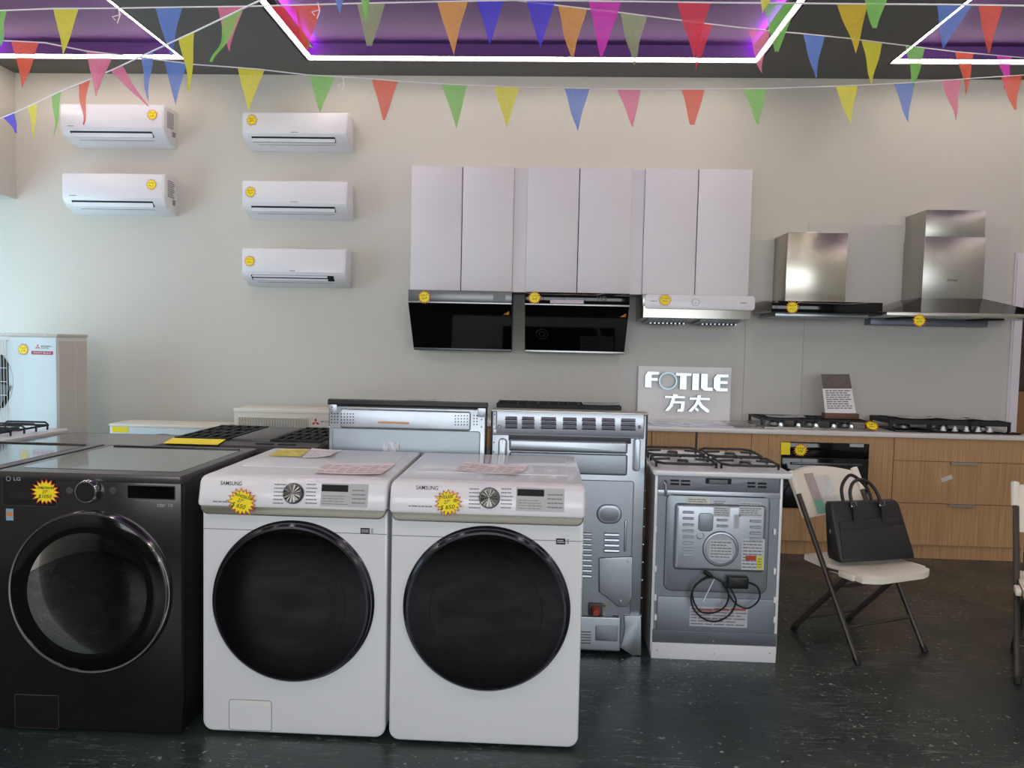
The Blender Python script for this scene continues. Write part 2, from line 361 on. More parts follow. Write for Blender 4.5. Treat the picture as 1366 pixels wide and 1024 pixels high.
# ------------------------------------------------------------------ wall mounted air conditioners
def aircon(x0, x1, zt, zb, yf, label, stk, seed, style):
    """style 0: long wall unit with side label, 1: black louvre slot, 2: grey double slot"""
    T = thing('wall_air_conditioner', label, 'air conditioner', ((x0+x1)/2, WB, zb), group='air conditioners on the wall')
    h = zt-zb; prof = [(WB, zt-.005), (WB-.06, zt), (yf+.03, zt), (yf+.008, zt-.01), (yf, zt-.03), (yf, zb+h*.34), (yf+.012, zb+h*.26), (yf+.05, zb+h*.13), (yf+.09, zb+.03), (yf+.13, zb+.005), (WB, zb)]
    B().prism(prof, 'x', x0, x1, .008, 3).build('casing', W_PLAST, T)
    B().prism(rrect(x0+.004, x1-.012, zb+h*.345, zt-.012, .012), 'y', yf-.004, yf+.004, .002).build('front_panel', W_PLAST, T)
    # outlet: slanted slot and louvre flap following the lower curve
    xa, xb = x0+.07, x1-.10
    b = B(); b.prism([(yf+.009, zb+h*.275), (yf+.007, zb+h*.27), (yf+.044, zb+h*.14), (yf+.046, zb+h*.145)], 'x', xa, xb); b.build('outlet_slot', SLOT, T)
    n = Vector((0, -.9, -.43)).normalized()
    if style == 2:
        for i in range(2):
            z = zb+h*(.245-.075*i); y = yf+.012+.02*i; B().obox((.5*(xa+xb)-.02, y, z), Vector((1, 0, 0)), Vector((0, .43, -.9)), n, (xb-xa)/2-.03, .008, .003).build('louver', W_PLAST, T)
    else:
        B().obox((.5*(xa+xb), yf+.026-.002*style, zb+h*.185), Vector((1, 0, 0)), Vector((0, .30, -.95)).normalized(), Vector((0, -.95, -.30)).normalized(), (xb-xa)/2-.004, h*(.05 if style == 1 else .055), .004).build('louver', W_PLAST, T)
    b = B(); b.box(x0+.10, x1-.12, yf+.085, yf+.087, zb+.028, zb+.032); b.box(x1-.17, x1-.10, yf+.068, yf+.075, zb+.052, zb+.058)
    b.build('lower_seam', INKG, T)
    b = B(); sc = Vector((1, 0, 0)); cx = x0+.06 if style == 0 else (x0+x1)/2-.03
    rows(b, (cx, yf-.0052, zb+h*.37), sc*.06, Vector((0, 0, .012)), 1, seed); b.build('lettering', INKG, T)
    b = B(); b.box(x1-.07, x1-.045, yf+.055, yf+.062, zb+h*.13, zb+h*.19); b.build('receiver_window', INKG, T)
    if style == 0:
        b = B(); a = Vector((0, .11, 0)); rows(b, (x1+.0006, WB-.17, zb+h*.42), a, Vector((0, 0, h*.45)), 9, seed, .6); rows(b, (x1+.0006, WB-.09, zb+h*.25), a*.5, Vector((0, 0, h*.14)), 4, seed+3, .9)
        b.build('rating_label', INKG, T)
    c = py(stk[0], stk[1], yf-.006); sticker(T, (c.x, yf-.006, c.z), stk[2], rad(stk[3]), seed=seed)
    return T
A1 = dict(x0=-3.858, x1=-3.024)
aircon(-3.858, -3.024, 3.315, 3.02, 5.86, 'white wall air conditioner in the top left corner behind the pennants', (203, 153, .045, 0), 1, 0)
aircon(-3.850, -3.022, 2.778, 2.475, 5.86, 'white wall air conditioner below the corner one, lower of the left pair', (202, 246, .045, 0), 2, 0)
aircon(-2.408, -1.574, 3.270, 3.005, 5.88, 'glossy white wall air conditioner, topmost of the column of three', (336, 160, .046, 8), 3, 1)
aircon(-2.408, -1.570, 2.742, 2.462, 5.88, 'white wall air conditioner with a thin black slot, middle of the column of three', (334, 256, .046, 5), 4, 1)
aircon(-2.408, -1.576, 2.215, 1.918, 5.88, 'white wall air conditioner with double slats, lowest of the column of three', (333, 348, .046, 0), 5, 2)
# ------------------------------------------------------------------ upper cabinets
CF = 5.75
def upper(x0, xm, x1, label):
    T = thing('wall_cabinet', label, 'cabinet', ((x0+x1)/2, WB, 1.893), group='white wall cabinets above the hoods')
    B().box(x0+.002, x1-.002, CF+.02, WB, 1.895, 2.833, .001, 1).build('body', W_MATTE, T)
    g = .0035
    for a, c in ((x0, xm-g), (xm+g, x1)): B().box(a, c, CF, CF+.019, 1.893, 2.835, .0015, 2).build('door', W_MATTE, T)
    B().box(xm-g-.001, xm+g+.001, CF+.016, CF+.0199, 1.897, 2.831).build('door_gap', SLOT, T)
upper(-1.040, -.650, -.259, 'white two-door wall cabinet at the left end above the plain black hood')
upper(-.154, .237, .627, 'white two-door wall cabinet in the middle above the second black hood')
upper(.731, 1.126, 1.524, 'white two-door wall cabinet at the right end above the white hood')
for x0, x1, l in ((-.258, -.155, 'narrow white filler panel between the left and middle wall cabinets'), (.628, .730, 'narrow white filler panel between the middle and right wall cabinets')):
    tag(B().box(x0, x1, CF+.03, WB, 1.893, 2.833, .001, 1).build('filler_panel', W_MATTE), l, 'panel', 'filler panels between wall cabinets')
# ------------------------------------------------------------------ range hoods
def slant_hood(x0, x1, label, stk, seed, steel_bar):
    T = thing('range_hood', label, 'range hood', ((x0+x1)/2, WB, 1.43), group='slanted black glass hoods')
    yf, yb = 5.64, 5.90
    B().prism([(WB, 1.888), (yf+.02, 1.888), (yf+.02, 1.80), (yb+.01, 1.455), (WB, 1.44)], 'x', x0+.006, x1-.006, .002).build('body', mat('hood_side', rgb(60, 60, 62), .4, .6), T)
    B().box(x0, x1, yf, yf+.018, 1.803, 1.888, .002).build('control_bar', mat('hood_bar_steel', rgb(112, 114, 116), .32, .8) if steel_bar else BLKGLOSS, T)
    B().box(x0, x1, yf-.004, yf+.016, 1.790, 1.803, .002).build('trim_strip', mat('satin_strip', rgb(172, 174, 176), .3, .9), T)
    d = Vector((0, yb-yf, 1.452-1.79)); n = Vector((0, d.z, -d.y)).normalized(); L = d.length; d.normalize()
    o = Vector(((x0+x1)/2, yf, 1.79))
    B().obox(o + d*(L*.085), Vector((1, 0, 0)), d, n, (x1-x0)/2-.002, L*.083, .005).build('upper_glass', BLKGLOSS, T)
    B().obox(o + d*(L*.585), Vector((1, 0, 0)), d, n, (x1-x0)/2-.002, L*.412, .005).build('lower_glass', BLKGLOSS, T)
    B().box(x0+.004, x1-.004, yb-.006, yb+.02, 1.432, 1.456, .003).build('bottom_rail', mat('hood_rail', rgb(84, 86, 90), .35, .7) if steel_bar else mat('satin_strip', (0,)*4), T)
    b = B(); c = o + d*(L*.13) + Vector(((x1-x0)/2-.02, 0, 0)) + n*.006
    b._f([b.bm.verts.new(p) for p in (c, c + d*(L*.08), c + d*(L*.08) - Vector((.045, 0, 0)))]); b.build('corner_label', mat('orange_label', rgb(205, 140, 40), .5), T)
    b = B(); p = py(stk[4], stk[5], yf-.001)
    if steel_bar: b.box(p.x-.045, p.x+.045, yf-.001, yf+.001, 1.815, 1.868); b.build('control_display', mat('display_grey', rgb(78, 80, 82), .3), T)
    else:
        put_text(b, 'ON', (p.x+.04, yf-.0012, 1.83), Vector((-.07, 0, 0)), Vector((0, 0, .035)), .01); b.build('lettering', mat('painted_reflection', rgb(70, 70, 72), .5), T)  # mirrored letters: a reflection of the shop painted onto the glossy bar
        b = B(); b.box(x0+.19, x0+.44, yf-.001, yf, 1.806, 1.832); b.build('film_label', mat('pale_label', rgb(196, 180, 184), .4), T)
    if not steel_bar:
        b = B(); c = py(723, 443, 5.80); k = o + d*(L*.62) + n*.0062; k.x = c.x
        for r in (.022, .045):
            pts = [k + Vector((1, 0, 0))*(r*math.cos(a*.2618)) + d*(r*math.sin(a*.2618)) for a in range(24)]; b.tube(pts, .0022, 5, True)
        b.build('round_emblem', mat('bronze_print', rgb(56, 44, 34), .4, .5), T)
    c = py(stk[0], stk[1], yf-.004); sticker(T, (c.x, yf-.0045, c.z), stk[2], rad(stk[3]), seed=seed)
slant_hood(-1.034, -.252, 'slanted black glass range hood with a grey control bar, left of the two', (566, 396, .052, 4, 666, 397), 11, True)
slant_hood(-.154, .627, 'slanted black glass range hood with black bar and ring emblem, right of the two', (713, 397, .052, -6, 802, 398), 12, False)
# white front hood with filters
T = thing('range_hood', 'white-fronted steel range hood under the right wall cabinet', 'range hood', (1.135, WB, 1.68))
B().box(.722, 1.522, 5.63, WB, 1.80, 1.888, .002).build('body', STEEL, T)
B().prism(rrect(.737, 1.537, 1.780, 1.884, .022), 'y', 5.595, 5.625, .004, 2).build('front_panel', W_PLAST, T)
B().prism([(5.63, 1.80), (5.63, 1.715), (WB, 1.695), (WB, 1.80)], 'x', .728, 1.516, .002).build('lower_body', STEEL, T)
for x0, x1 in ((.77, 1.07), (1.16, 1.46)):
    f = B().prism([(5.67, 1.712), (5.72, 1.688), (6.0, 1.676), (6.04, 1.700)], 'x', x0, x1, .006).build('grease_filter', mat('filter_steel', rgb(150, 156, 162), .3, .9), T)
    b = B()
    for i in range(9): x = x0+.025+i*.031; b.box(x, x+.012, 5.74, 5.99, 1.672, 1.683)
    b.build('filter_baffles', mat('filter_steel', (0,)*4), f)
b = B(); b.tube([Vector((1.105+.026*math.cos(a*.2618), 5.594, 1.832+.026*math.sin(a*.2618))) for a in range(24)], .0014, 5, True); b.box(1.100, 1.110, 5.593, 5.595, 1.822, 1.826)
b.build('touch_dial', INKG, T)
b = B(); rows(b, (.772, 5.5942, 1.828), Vector((.05, 0, 0)), Vector((0, 0, .012)), 1, 4); b.build('lettering', INKG, T); b = B(); rows(b, (1.43, 5.5942, 1.826), Vector((.05, 0, 0)), Vector((0, 0, .014)), 1, 9); b.build('touch_marks', INKG, T)
c = py(887, 400, 5.593); sticker(T, (c.x, 5.5935, c.z), .046, 0, seed=13, aspect=1.1)
# T-shaped chimney hood
T = thing('range_hood', 'T-shaped steel chimney range hood with a flat black glass front bar', 'range hood', (2.02, WB, 1.74))
B().box(1.802, 2.246, 5.75, WB, 1.84, 2.375, .002).build('chimney', MIRROR, T)
B().prism([(5.575, 1.845), (5.575, 1.775), (WB, 1.775), (WB, 1.862), (5.75, 1.862)], 'x', 1.650, 2.434, .002).build('canopy', STEEL, T)
B().box(1.648, 2.436, 5.548, 5.574, 1.768, 1.851, .002).build('glass_bar', BLKGLOSS, T)
B().box(1.70, 2.38, 5.64, 6.04, 1.738, 1.776, .006).build('filter_tray', mat('filter_steel', (0,)*4), T)
B().box(1.975, 2.03, 5.80, 5.86, 2.376, 2.392, .002).build('duct_tab', W_PLAST, T)
c = py(1057, 410, 5.545); sticker(T, (c.x, 5.5465, c.z), .05, 0, seed=14)
# pyramid canopy hood
T = thing('range_hood', 'tall steel chimney range hood with a wide pyramid canopy beside the doorway', 'range hood', (3.03, WB, 1.68))
B().box(2.806, 3.250, 5.75, WB, 1.900, 2.36, .002).build('chimney', STEEL, T)
B().box(2.812, 3.244, 5.757, WB, 2.36, 2.558, .002).build('upper_sleeve', STEEL, T)
b = B(); x0, x1, y0 = 2.446, 3.615, 5.50
lo = [(x0, y0, 1.785), (x1, y0, 1.785), (x1, WB, 1.785), (x0, WB, 1.785)]; hi = [(2.796, 5.742, 1.905), (3.26, 5.742, 1.905), (3.26, WB, 1.905), (2.796, WB, 1.905)]
lv = [b.bm.verts.new(p) for p in lo]; hv = [b.bm.verts.new(p) for p in hi]
for i in range(4): b._f([lv[i], lv[(i+1) % 4], hv[(i+1) % 4], hv[i]])
b._f(hv); b._f(lv[::-1]); b.build('canopy', mat('dark_polished_steel', rgb(92, 86, 82), .12, .95, bump=(3, .4)), T)
B().box(x0, x1, y0, WB, 1.757, 1.786, .002).build('canopy_rim', STEEL, T)
B().box(2.53, 3.42, 5.96, WB, 1.705, 1.758, .004).build('rear_duct_box', mat('hood_blue_grey', rgb(120, 126, 138), .4, .6), T)
for x in (2.62, 3.22): B().box(x, x+.12, 5.62, 5.9, 1.745, 1.758, .003).build('lamp_panel', SLOT, T)
b = B(); put_text(b, 'FOTILE', (2.985, 5.7485, 2.033), Vector((.075, 0, 0)), Vector((0, 0, .013)), .02); b.build('lettering', INKK, T)
B().box(3.43, 3.56, y0-.002, y0, 1.762, 1.782).build('rating_plate', mat('plate_grey', rgb(150, 150, 146), .4), T)
c = py(1227, 427, 5.49); sticker(T, (c.x, 5.4965, c.z), .05, 0, seed=15)
# ------------------------------------------------------------------ base cabinets and worktop
def wood_mat():
    M = bpy.data.materials.new('oak_laminate'); M.use_nodes = True; nt = M.node_tree; N = nt.nodes; L = nt.links; p = N['Principled BSDF']
    tc = N.new('ShaderNodeTexCoord'); mp = N.new('ShaderNodeMapping'); mp.inputs['Scale'].default_value = (60, 60, 1.1); L.new(tc.outputs['Object'], mp.inputs[0])
    n = N.new('ShaderNodeTexNoise'); n.inputs['Scale'].default_value = 2.2; n.inputs['Detail'].default_value = 6; L.new(mp.outputs[0], n.inputs['Vector'])
    r = N.new('ShaderNodeValToRGB'); r.color_ramp.elements[0].position = .3; r.color_ramp.elements[1].position = .72
    r.color_ramp.elements[0].color = rgb(166, 124, 82); r.color_ramp.elements[1].color = rgb(200, 160, 114)
    L.new(n.outputs[0], r.inputs[0]); L.new(r.outputs[0], p.inputs['Base Color']); p.inputs['Roughness'].default_value = .5
    return M
OAK = wood_mat(); BF = 5.49; TOPM = mat('marble_top', rgb(222, 216, 212), .2, noise=(2.5, .06))
tag(B().box(-.80, 3.50, 5.46, WB-.006, .887, .92, .003).build('worktop', TOPM), 'long white marble worktop running along the back wall', 'worktop')
def carcass(name, x0, x1, label, cat='cabinet'):
    T = thing(name, label, cat, ((x0+x1)/2, 5.8, 0), group='oak base cabinets')
    B().box(x0+.001, x1-.001, BF+.019, WB-.01, .10, .886).build('body', OAK, T)
    B().box(x0+.001, x1-.001, BF+.035, BF+.05, .0, .10).build('toe_kick', OAK, T); return T
def pull(P, x0, x1, z): B().prism([(BF-.022, z+.004), (BF+.001, z+.004), (BF+.001, z-.002), (BF-.018, z-.002), (BF-.018, z-.014), (BF-.022, z-.014)], 'x', x0, x1, .001, 1).build('handle', mat('handle_metal', rgb(196, 190, 182), .3, .9), P)
T = carcass('base_cabinet', -.78, .80, 'oak base cabinet mostly hidden behind the silver ranges')
for i in range(4): a = -.78+i*.395; B().box(a+.0015, a+.3935, BF, BF+.018, .108, .884, .001, 1).build('door', OAK, T)
T = carcass('base_cabinet', .802, 1.521, 'two-door oak base cabinet under the lit sign')
for a, c in ((.802, 1.117), (1.131, 1.521)): B().box(a+.001, c-.001, BF, BF+.018, .108, .884, .001, 1).build('door', OAK, T)
B().box(1.1175, 1.1305, BF+.004, BF+.02, .108, .884).build('dark_pull', BLACK, T)
T = thing('oven_cabinet', 'oak oven housing cabinet with a built-in black oven', 'cabinet', (2.03, 5.8, 0), group='oak base cabinets')
for a in ((1.523, 1.737, .10, .886, BF+.019), (2.363, 2.535, .10, .886, BF+.019), (1.737, 2.363, .10, .346, BF+.019), (1.737, 2.363, .834, .886, BF+.019), (1.737, 2.363, .346, .834, WB-.05)): B().box(a[0], a[1], a[4], WB-.01, a[2], a[3]).build('body', OAK, T)
B().box(1.523, 2.535, BF+.035, BF+.05, .0, .10).build('toe_kick', OAK, T)
B().box(1.523, 1.644, BF, BF+.018, .108, .884, .001, 1).build('filler_panel', OAK, T)
b = B(); b.box(1.646, 1.738, BF, BF+.018, .108, .884); b.box(2.362, 2.535, BF, BF+.018, .108, .884); b.box(1.738, 2.362, BF, BF+.018, .832, .884); b.build('face_frame', OAK, T)
B().box(1.739, 2.361, BF, BF+.018, .108, .347, .001, 1).build('door', OAK, T)
V = thing('built_in_oven', 'black glass built-in oven in the oak cabinet behind the chair', 'oven', (2.05, 5.8, .35))
B().box(1.742, 2.358, BF+.001, BF+.3, .35, .829).build('housing', BLACK, V)
B().box(1.742, 2.358, BF-.012, BF, .722, .829, .002).build('control_panel', BLKGLOSS, V)
B().box(1.742, 2.358, BF-.014, BF, .352, .715, .002).build('door', BLKGLOSS, V)
B().box(1.80, 2.30, BF-.048, BF-.034, .672, .690, .003).build('handle', mat('oven_handle', rgb(92, 92, 94), .3, .8), V)
for x in (1.83, 2.27): B().box(x-.008, x+.008, BF-.036, BF-.012, .674, .688).build('handle_post', mat('oven_handle', (0,)*4), V)
p = py(1048, 598, BF-.014); B().box(p.x-.033, p.x+.033, BF-.0135, BF-.012, p.z-.045, p.z+.045).build('yellow_label', YEL, V)
p = py(1143, 594, BF-.014); B().box(p.x-.05, p.x+.05, BF-.0135, BF-.012, p.z-.012, p.z+.012).build('paper_tag', mat('tag_grey', rgb(170, 172, 174), .5), V)
c = py(1068, 600, BF-.015); sticker(V, (c.x, BF-.0150, c.z), .052, 0, seed=16)
T = carcass('drawer_cabinet', 2.538, 3.47, 'oak drawer cabinet with two slim metal handles at the right')
for z0, z1 in ((.719, .884), (.413, .715), (.108, .409)):
    D = B().box(2.540, 3.468, BF, BF+.018, z0, z1, .001, 1).build('drawer', OAK, T)
    if z0 < .6:
        pull(D, 2.937, 3.128, z1-.001)
    if abs(z0-.413) < .01:
        c = py(1263, 638, BF-.001); a = Vector((.93, 0, .36)).normalized(); B().obox(c, a, Vector((0, 1, 0)), Vector((-a.z, 0, a.x)), .04, .0007, .016).build('price_label', mat('tag_white', rgb(206, 200, 192), .5), D)
B().box(3.47, 3.488, BF, WB-.01, 0, .886).build('end_panel', OAK, T)
# ------------------------------------------------------------------ on the worktop
T = thing('illuminated_sign', 'illuminated white FOTILE letter sign on a grey backing board', 'sign', (1.10, 6.02, .92))
SY = 6.03
x0, x1, z0, z1 = X(851, 520, SY), X(975, 520, SY), .9205, Z(912, 489, SY)
B().box(x0, x1, SY, SY+.012, z0, z1, .001, 1).build('backing_board', mat('board_grey', rgb(238, 236, 234), .4), T)
LIT = emis('sign_white', (.86, .95, 1, 1), 1.12); LITB = emis('sign_ring', (.58, .80, .93, 1), .8); SIDE = mat('letter_side', rgb(24, 34, 44), .5)
def sx(u): return X(840+u*330/1366, 470+150*330/1366, SY)       # u, v: coordinates on the 4.14x enlargement of the sign
def sz(v): return Z(912, 470+v*330/1366, SY)
def letter(nm, polys, M=LIT):
    b = B()
    for p in polys:
        q = [(sx(u), sz(v)) for u, v in p]; b.mi = 1; b.prism(q, 'y', SY-.03, SY, 0); b.mi = 0
        b._f([b.bm.verts.new((a, SY-.0306, c)) for a, c in q])
    b.build(nm, [M, SIDE], T, smooth=False)
def bar(u0, v0, u1, v1): return [(u0, v0), (u1, v0), (u1, v1), (u0, v1)]
letter('letter_F', [[(82, 196), (82, 130), (96, 109), (158, 109), (158, 124), (118, 126), (118, 144), (152, 144), (152, 159), (118, 159), (118, 196)]])
ring = [[(208+52*math.cos(a), 158+50*math.sin(a)), (208+52*math.cos(a+.262), 158+50*math.sin(a+.262)), (208+42*math.cos(a+.262), 158+40*math.sin(a+.262)), (208+42*math.cos(a), 158+40*math.sin(a))] for a in [i*.2618 for i in range(24)]]
letter('letter_O', ring, LITB)
letter('letter_T', [bar(250, 113, 336, 128), bar(274, 128, 310, 203)])
letter('letter_I', [bar(342, 114, 378, 205)])
letter('letter_L', [[(390, 114), (426, 114), (426, 188), (456, 190), (456, 207), (410, 207), (390, 192)]])
letter('letter_E', [[(460, 136), (476, 116), (540, 116), (540, 131), (496, 132), (496, 152), (536, 152), (536, 167), (496, 167), (496, 190), (538, 192), (538, 208), (478, 208), (460, 190)]])
letter('character_fang', [bar(194, 240, 304, 252), [(236, 230), (262, 230), (266, 242), (240, 242)], [(232, 252), (252, 252), (238, 296), (216, 322), (196, 322), (220, 292)], bar(240, 268, 304, 280), [(284, 280), (304, 280), (300, 318), (290, 325), (264, 325), (266, 312), (282, 310)]])
letter('character_tai', [bar(330, 246, 442, 258), [(372, 232), (392, 232), (390, 258), (378, 284), (344, 324), (324, 322), (358, 284), (370, 256)], [(388, 262), (402, 284), (442, 314), (438, 326), (424, 324), (392, 300), (380, 284)], [(366, 298), (384, 312), (378, 324), (360, 310)]])
# induction hob with plastic film
T = thing('induction_hob', 'pale glass induction hob lying on the worktop in front of the lit sign', 'cooktop', (1.12, 5.75, .92))
B().box(.80, 1.40, 5.53, 5.98, .9203, .928, .003).build('glass_top', mat('pale_glass', rgb(206, 208, 222), .05, coat=.5), T)
b = B()
for cx, cy, r in ((.97, 5.66, .09), (1.23, 5.66, .075), (.97, 5.86, .075), (1.23, 5.86, .09)): b.lathe([(r-.003, .0085), (r, .0085)], (cx, cy, .92), 'z', 32)
b.build('cooking_zone_marks', INKG, T)
tag(B().sheet([[(1.41+.19*i/8, 5.50+.42*j/6, .931+.004*math.sin(i*1.7+j)+.006*(i % 3 == 1)) for j in range(7)] for i in range(9)]).build('plastic_film', tinted('clear_film', (.93, .94, .97, 1), .08, 1.45)), 'crumpled clear plastic film between the two hobs on the worktop', 'plastic film')
def knob(T, x, y, z, r, M, name='knob'):
    k = B().lathe([(0, .0), (r*1.25, 0), (r*1.25, .005), (r*.8, .008), (r*.72, .026), (0, .028)], (x, y, z), 'z', 20).build(name, M, T)
    B().box(x-r*.16, x+r*.16, y-r*.85, y+r*.85, z+.02, z+.036, .002, 1).build('knob_grip', M, k)
def grate(T, x0, x1, y0, y1, z0, z1, fingers=3, th=.014):
    b = B(); t = .006
    for y in (y0, y1): b.box(x0, x1, y-t, y+t, z1-th, z1, .002, 1)
    for x in (x0, x1): b.box(x-t, x+t, y0, y1, z1-th, z1, .002, 1)
    for i in range(fingers):
        x = x0+(x1-x0)*(i+1)/(fingers+1); b.box(x-t*.8, x+t*.8, y0, y1, z1-.012, z1+.002, .002, 1)
    b.box(x0, x1, (y0+y1)/2-t, (y0+y1)/2+t, z1-.012, z1+.002, .002, 1)
    for x in (x0, x1):
        for y in (y0, y1): b.box(x-t*1.4, x+t*1.4, y-t*1.4, y+t*1.4, z0, z1)
    return b.build('grate', IRON, T)
def burner(T, x, y, z, r):
    b = B().lathe([(0, 0), (r*1.25, 0), (r*1.2, .008), (r*.9, .01), (r*.9, .016), (0, .016)], (x, y, z), 'z', 24).build('burner', mat('burner_alu', rgb(150, 150, 152), .4, .9), T)
    B().lathe([(0, .016), (r*.85, .016), (r*.8, .023), (0, .024)], (x, y, z), 'z', 24).build('burner_cap', IRON, b)
def gas_hob(label, x0, x1, y0, y1, top, kx, kM, kr, group=None, gz=.985, th=.016):
    T = thing('gas_cooktop', label, 'cooktop', ((x0+x1)/2, (y0+y1)/2, .92), group=group)
    B().box(x0, x1, y0, y1, .9203, .932, .004).build('top_plate', top, T)
    n = 3; w = (x1-x0-.02)/n
    for i in range(n):
        a = x0+.01+i*w; grate(T, a+.006, a+w-.006, y0+.12, y1-.02, .932, gz, 3, th)
        for yy in ((y0+y1)/2-.02, y1-.12): burner(T, a+w/2, yy, .932, .035)
    for x in kx: knob(T, x, y0+.06, .932, kr, kM)
    return T
Yk = 5.60
kx = [pz(u, 566, .945).x for u in (1043.6, 1069.6, 1094, 1118.5, 1143)]
g1 = gas_hob('steel gas cooktop with five silver knobs next to the standing brochure', 1.62, 2.42, 5.53, 6.0, mat('hob_steel', rgb(150, 146, 138), .3, .8), [1.76+i*.128 for i in range(5)], CHROME, .024)
g2 = gas_hob('black gas cooktop with white knobs and papers on its grates', 2.56, 3.45, 5.53, 6.0, BLKGLOSS, [2.93+i*.083 for i in range(5)], W_PLAST, .017, gz=1.0, th=.034)
gas_hob('black gas cooktop with grates showing behind the turned louvered range', -.36, .60, 5.55, 6.0, BLKGLOSS, [0.0+i*.08 for i in range(5)], BLACK, .017, gz=1.045, th=.06)
def paper(name, label, pts, M=PAPER, cat='paper', z=.0, lift=.006, seed=0, text=True, group=None):
    """a sheet over four corners (x, y, z) in order, gently curling, with rows of print as a part"""
    P = [Vector(p) for p in pts]; n = 7; g = []
    for i in range(n+1):
        row = []
        for j in range(n+1):
            u, v = i/n, j/n; p = P[0]*(1-u)*(1-v)+P[1]*u*(1-v)+P[2]*u*v+P[3]*(1-u)*v
            p = p + Vector((0, 0, .001+lift*abs(u-.4)**2*(1+.6*math.sin(v*5+seed)))); row.append(p)
        g.append(row)
    o = tag(B().sheet(g).build(name, M), label, cat, group)
    if text:
        b = B(); R = random.Random(seed)
        for i in range(7):
            for j in range(1, 6):
                if R.random() < .75:
                    a, c = g[i][j], g[i+1][j]; d = (g[i][j+1]-a)*.22; up = Vector((0, 0, .0006)); b._f([b.bm.verts.new(q+up) for q in (a.lerp(c, .12), a.lerp(c, .9), a.lerp(c, .9)+d, a.lerp(c, .12)+d)])
        stuff(b.build('printed_lines', INKG, o, smooth=False))
    return o
def rectp(x0, x1, y0, y1, z, sk=0): return [(x0, y0, z), (x1, y0+sk, z), (x1, y1+sk, z), (x0, y1, z)]
paper('paper_sheet', 'white printed sheet on the black cooktop, nearest the brochure', rectp(2.66, 2.96, 5.70, 5.92, 1.003), lift=.03, seed=1)
paper('paper_sheet', 'white printed sheet lying mid way on the black cooktop grates', rectp(3.0, 3.22, 5.72, 5.93, 1.003), lift=.02, seed=2)
paper('paper_sheet', 'white printed sheet on the black cooktop, nearest the doorway', rectp(3.26, 3.42, 5.72, 5.93, 1.003), lift=.02, seed=3)
paper('paper_sheet', 'folded clear-wrapped leaflet on the steel cooktop near the lit sign', rectp(1.70, 1.98, 5.68, 5.86, .988), M=mat('grey_leaflet', rgb(190, 188, 188), .3), lift=.03, seed=4)
paper('paper_sheet', 'grey sheet on the grates behind the louvered silver range', rectp(.30, .58, 5.66, 5.9, 1.048), M=mat('grey_leaflet', (0,)*4), lift=.03, seed=5)
# brochure stand
T = thing('brochure_stand', 'upright printed brochure in a small wooden stand on the worktop', 'brochure', (2.20, 5.80, .987))
yb = 5.74
c = [py(1095, 499, yb+.05), py(1133, 499, yb+.05), py(1142, 551, yb), py(1101, 551, yb)]
nn = (c[1]-c[0]).cross(c[3]-c[0]).normalized()
if nn.y > 0: nn = -nn
def quadslab(nm, q, t, M):
    b = B(); A = [b.bm.verts.new(p) for p in q]; D = [b.bm.verts.new(p-nn*t) for p in q]
    b._f(A); b._f(D[::-1])
    for i in range(4): b._f([A[i], A[(i+1) % 4], D[(i+1) % 4], D[i]])
    return b.build(nm, M, T, smooth=False)
card = quadslab('card', c, .003, PAPER)
f = .37; pq = [c[0]+nn*.0006, c[1]+nn*.0006, c[1].lerp(c[2], f)+nn*.0006, c[0].lerp(c[3], f)+nn*.0006]
ph = quadslab('photo_print', pq, .0003, mat('photo_dark', rgb(96, 84, 82), .4, noise=(26, .5)))
b = B(); rows(b, c[3].lerp(c[0], .1)+(c[2]-c[3])*.08+nn*.001, (c[2]-c[3])*.84, (c[0]-c[3])*.5, 9, 8, .5); stuff(b.build('printed_lines', INKG, card, smooth=False))
B().box(c[3].x-.012, c[2].x+.012, yb-.03, yb+.05, .9874, c[3].z+.004, .002).build('wooden_base', mat('walnut', rgb(100, 66, 44), .5), T)
sticker(g1, py(1163, 567.5, 5.522), .05, 0, seed=18, az=Vector((0, .75, .66)).normalized())
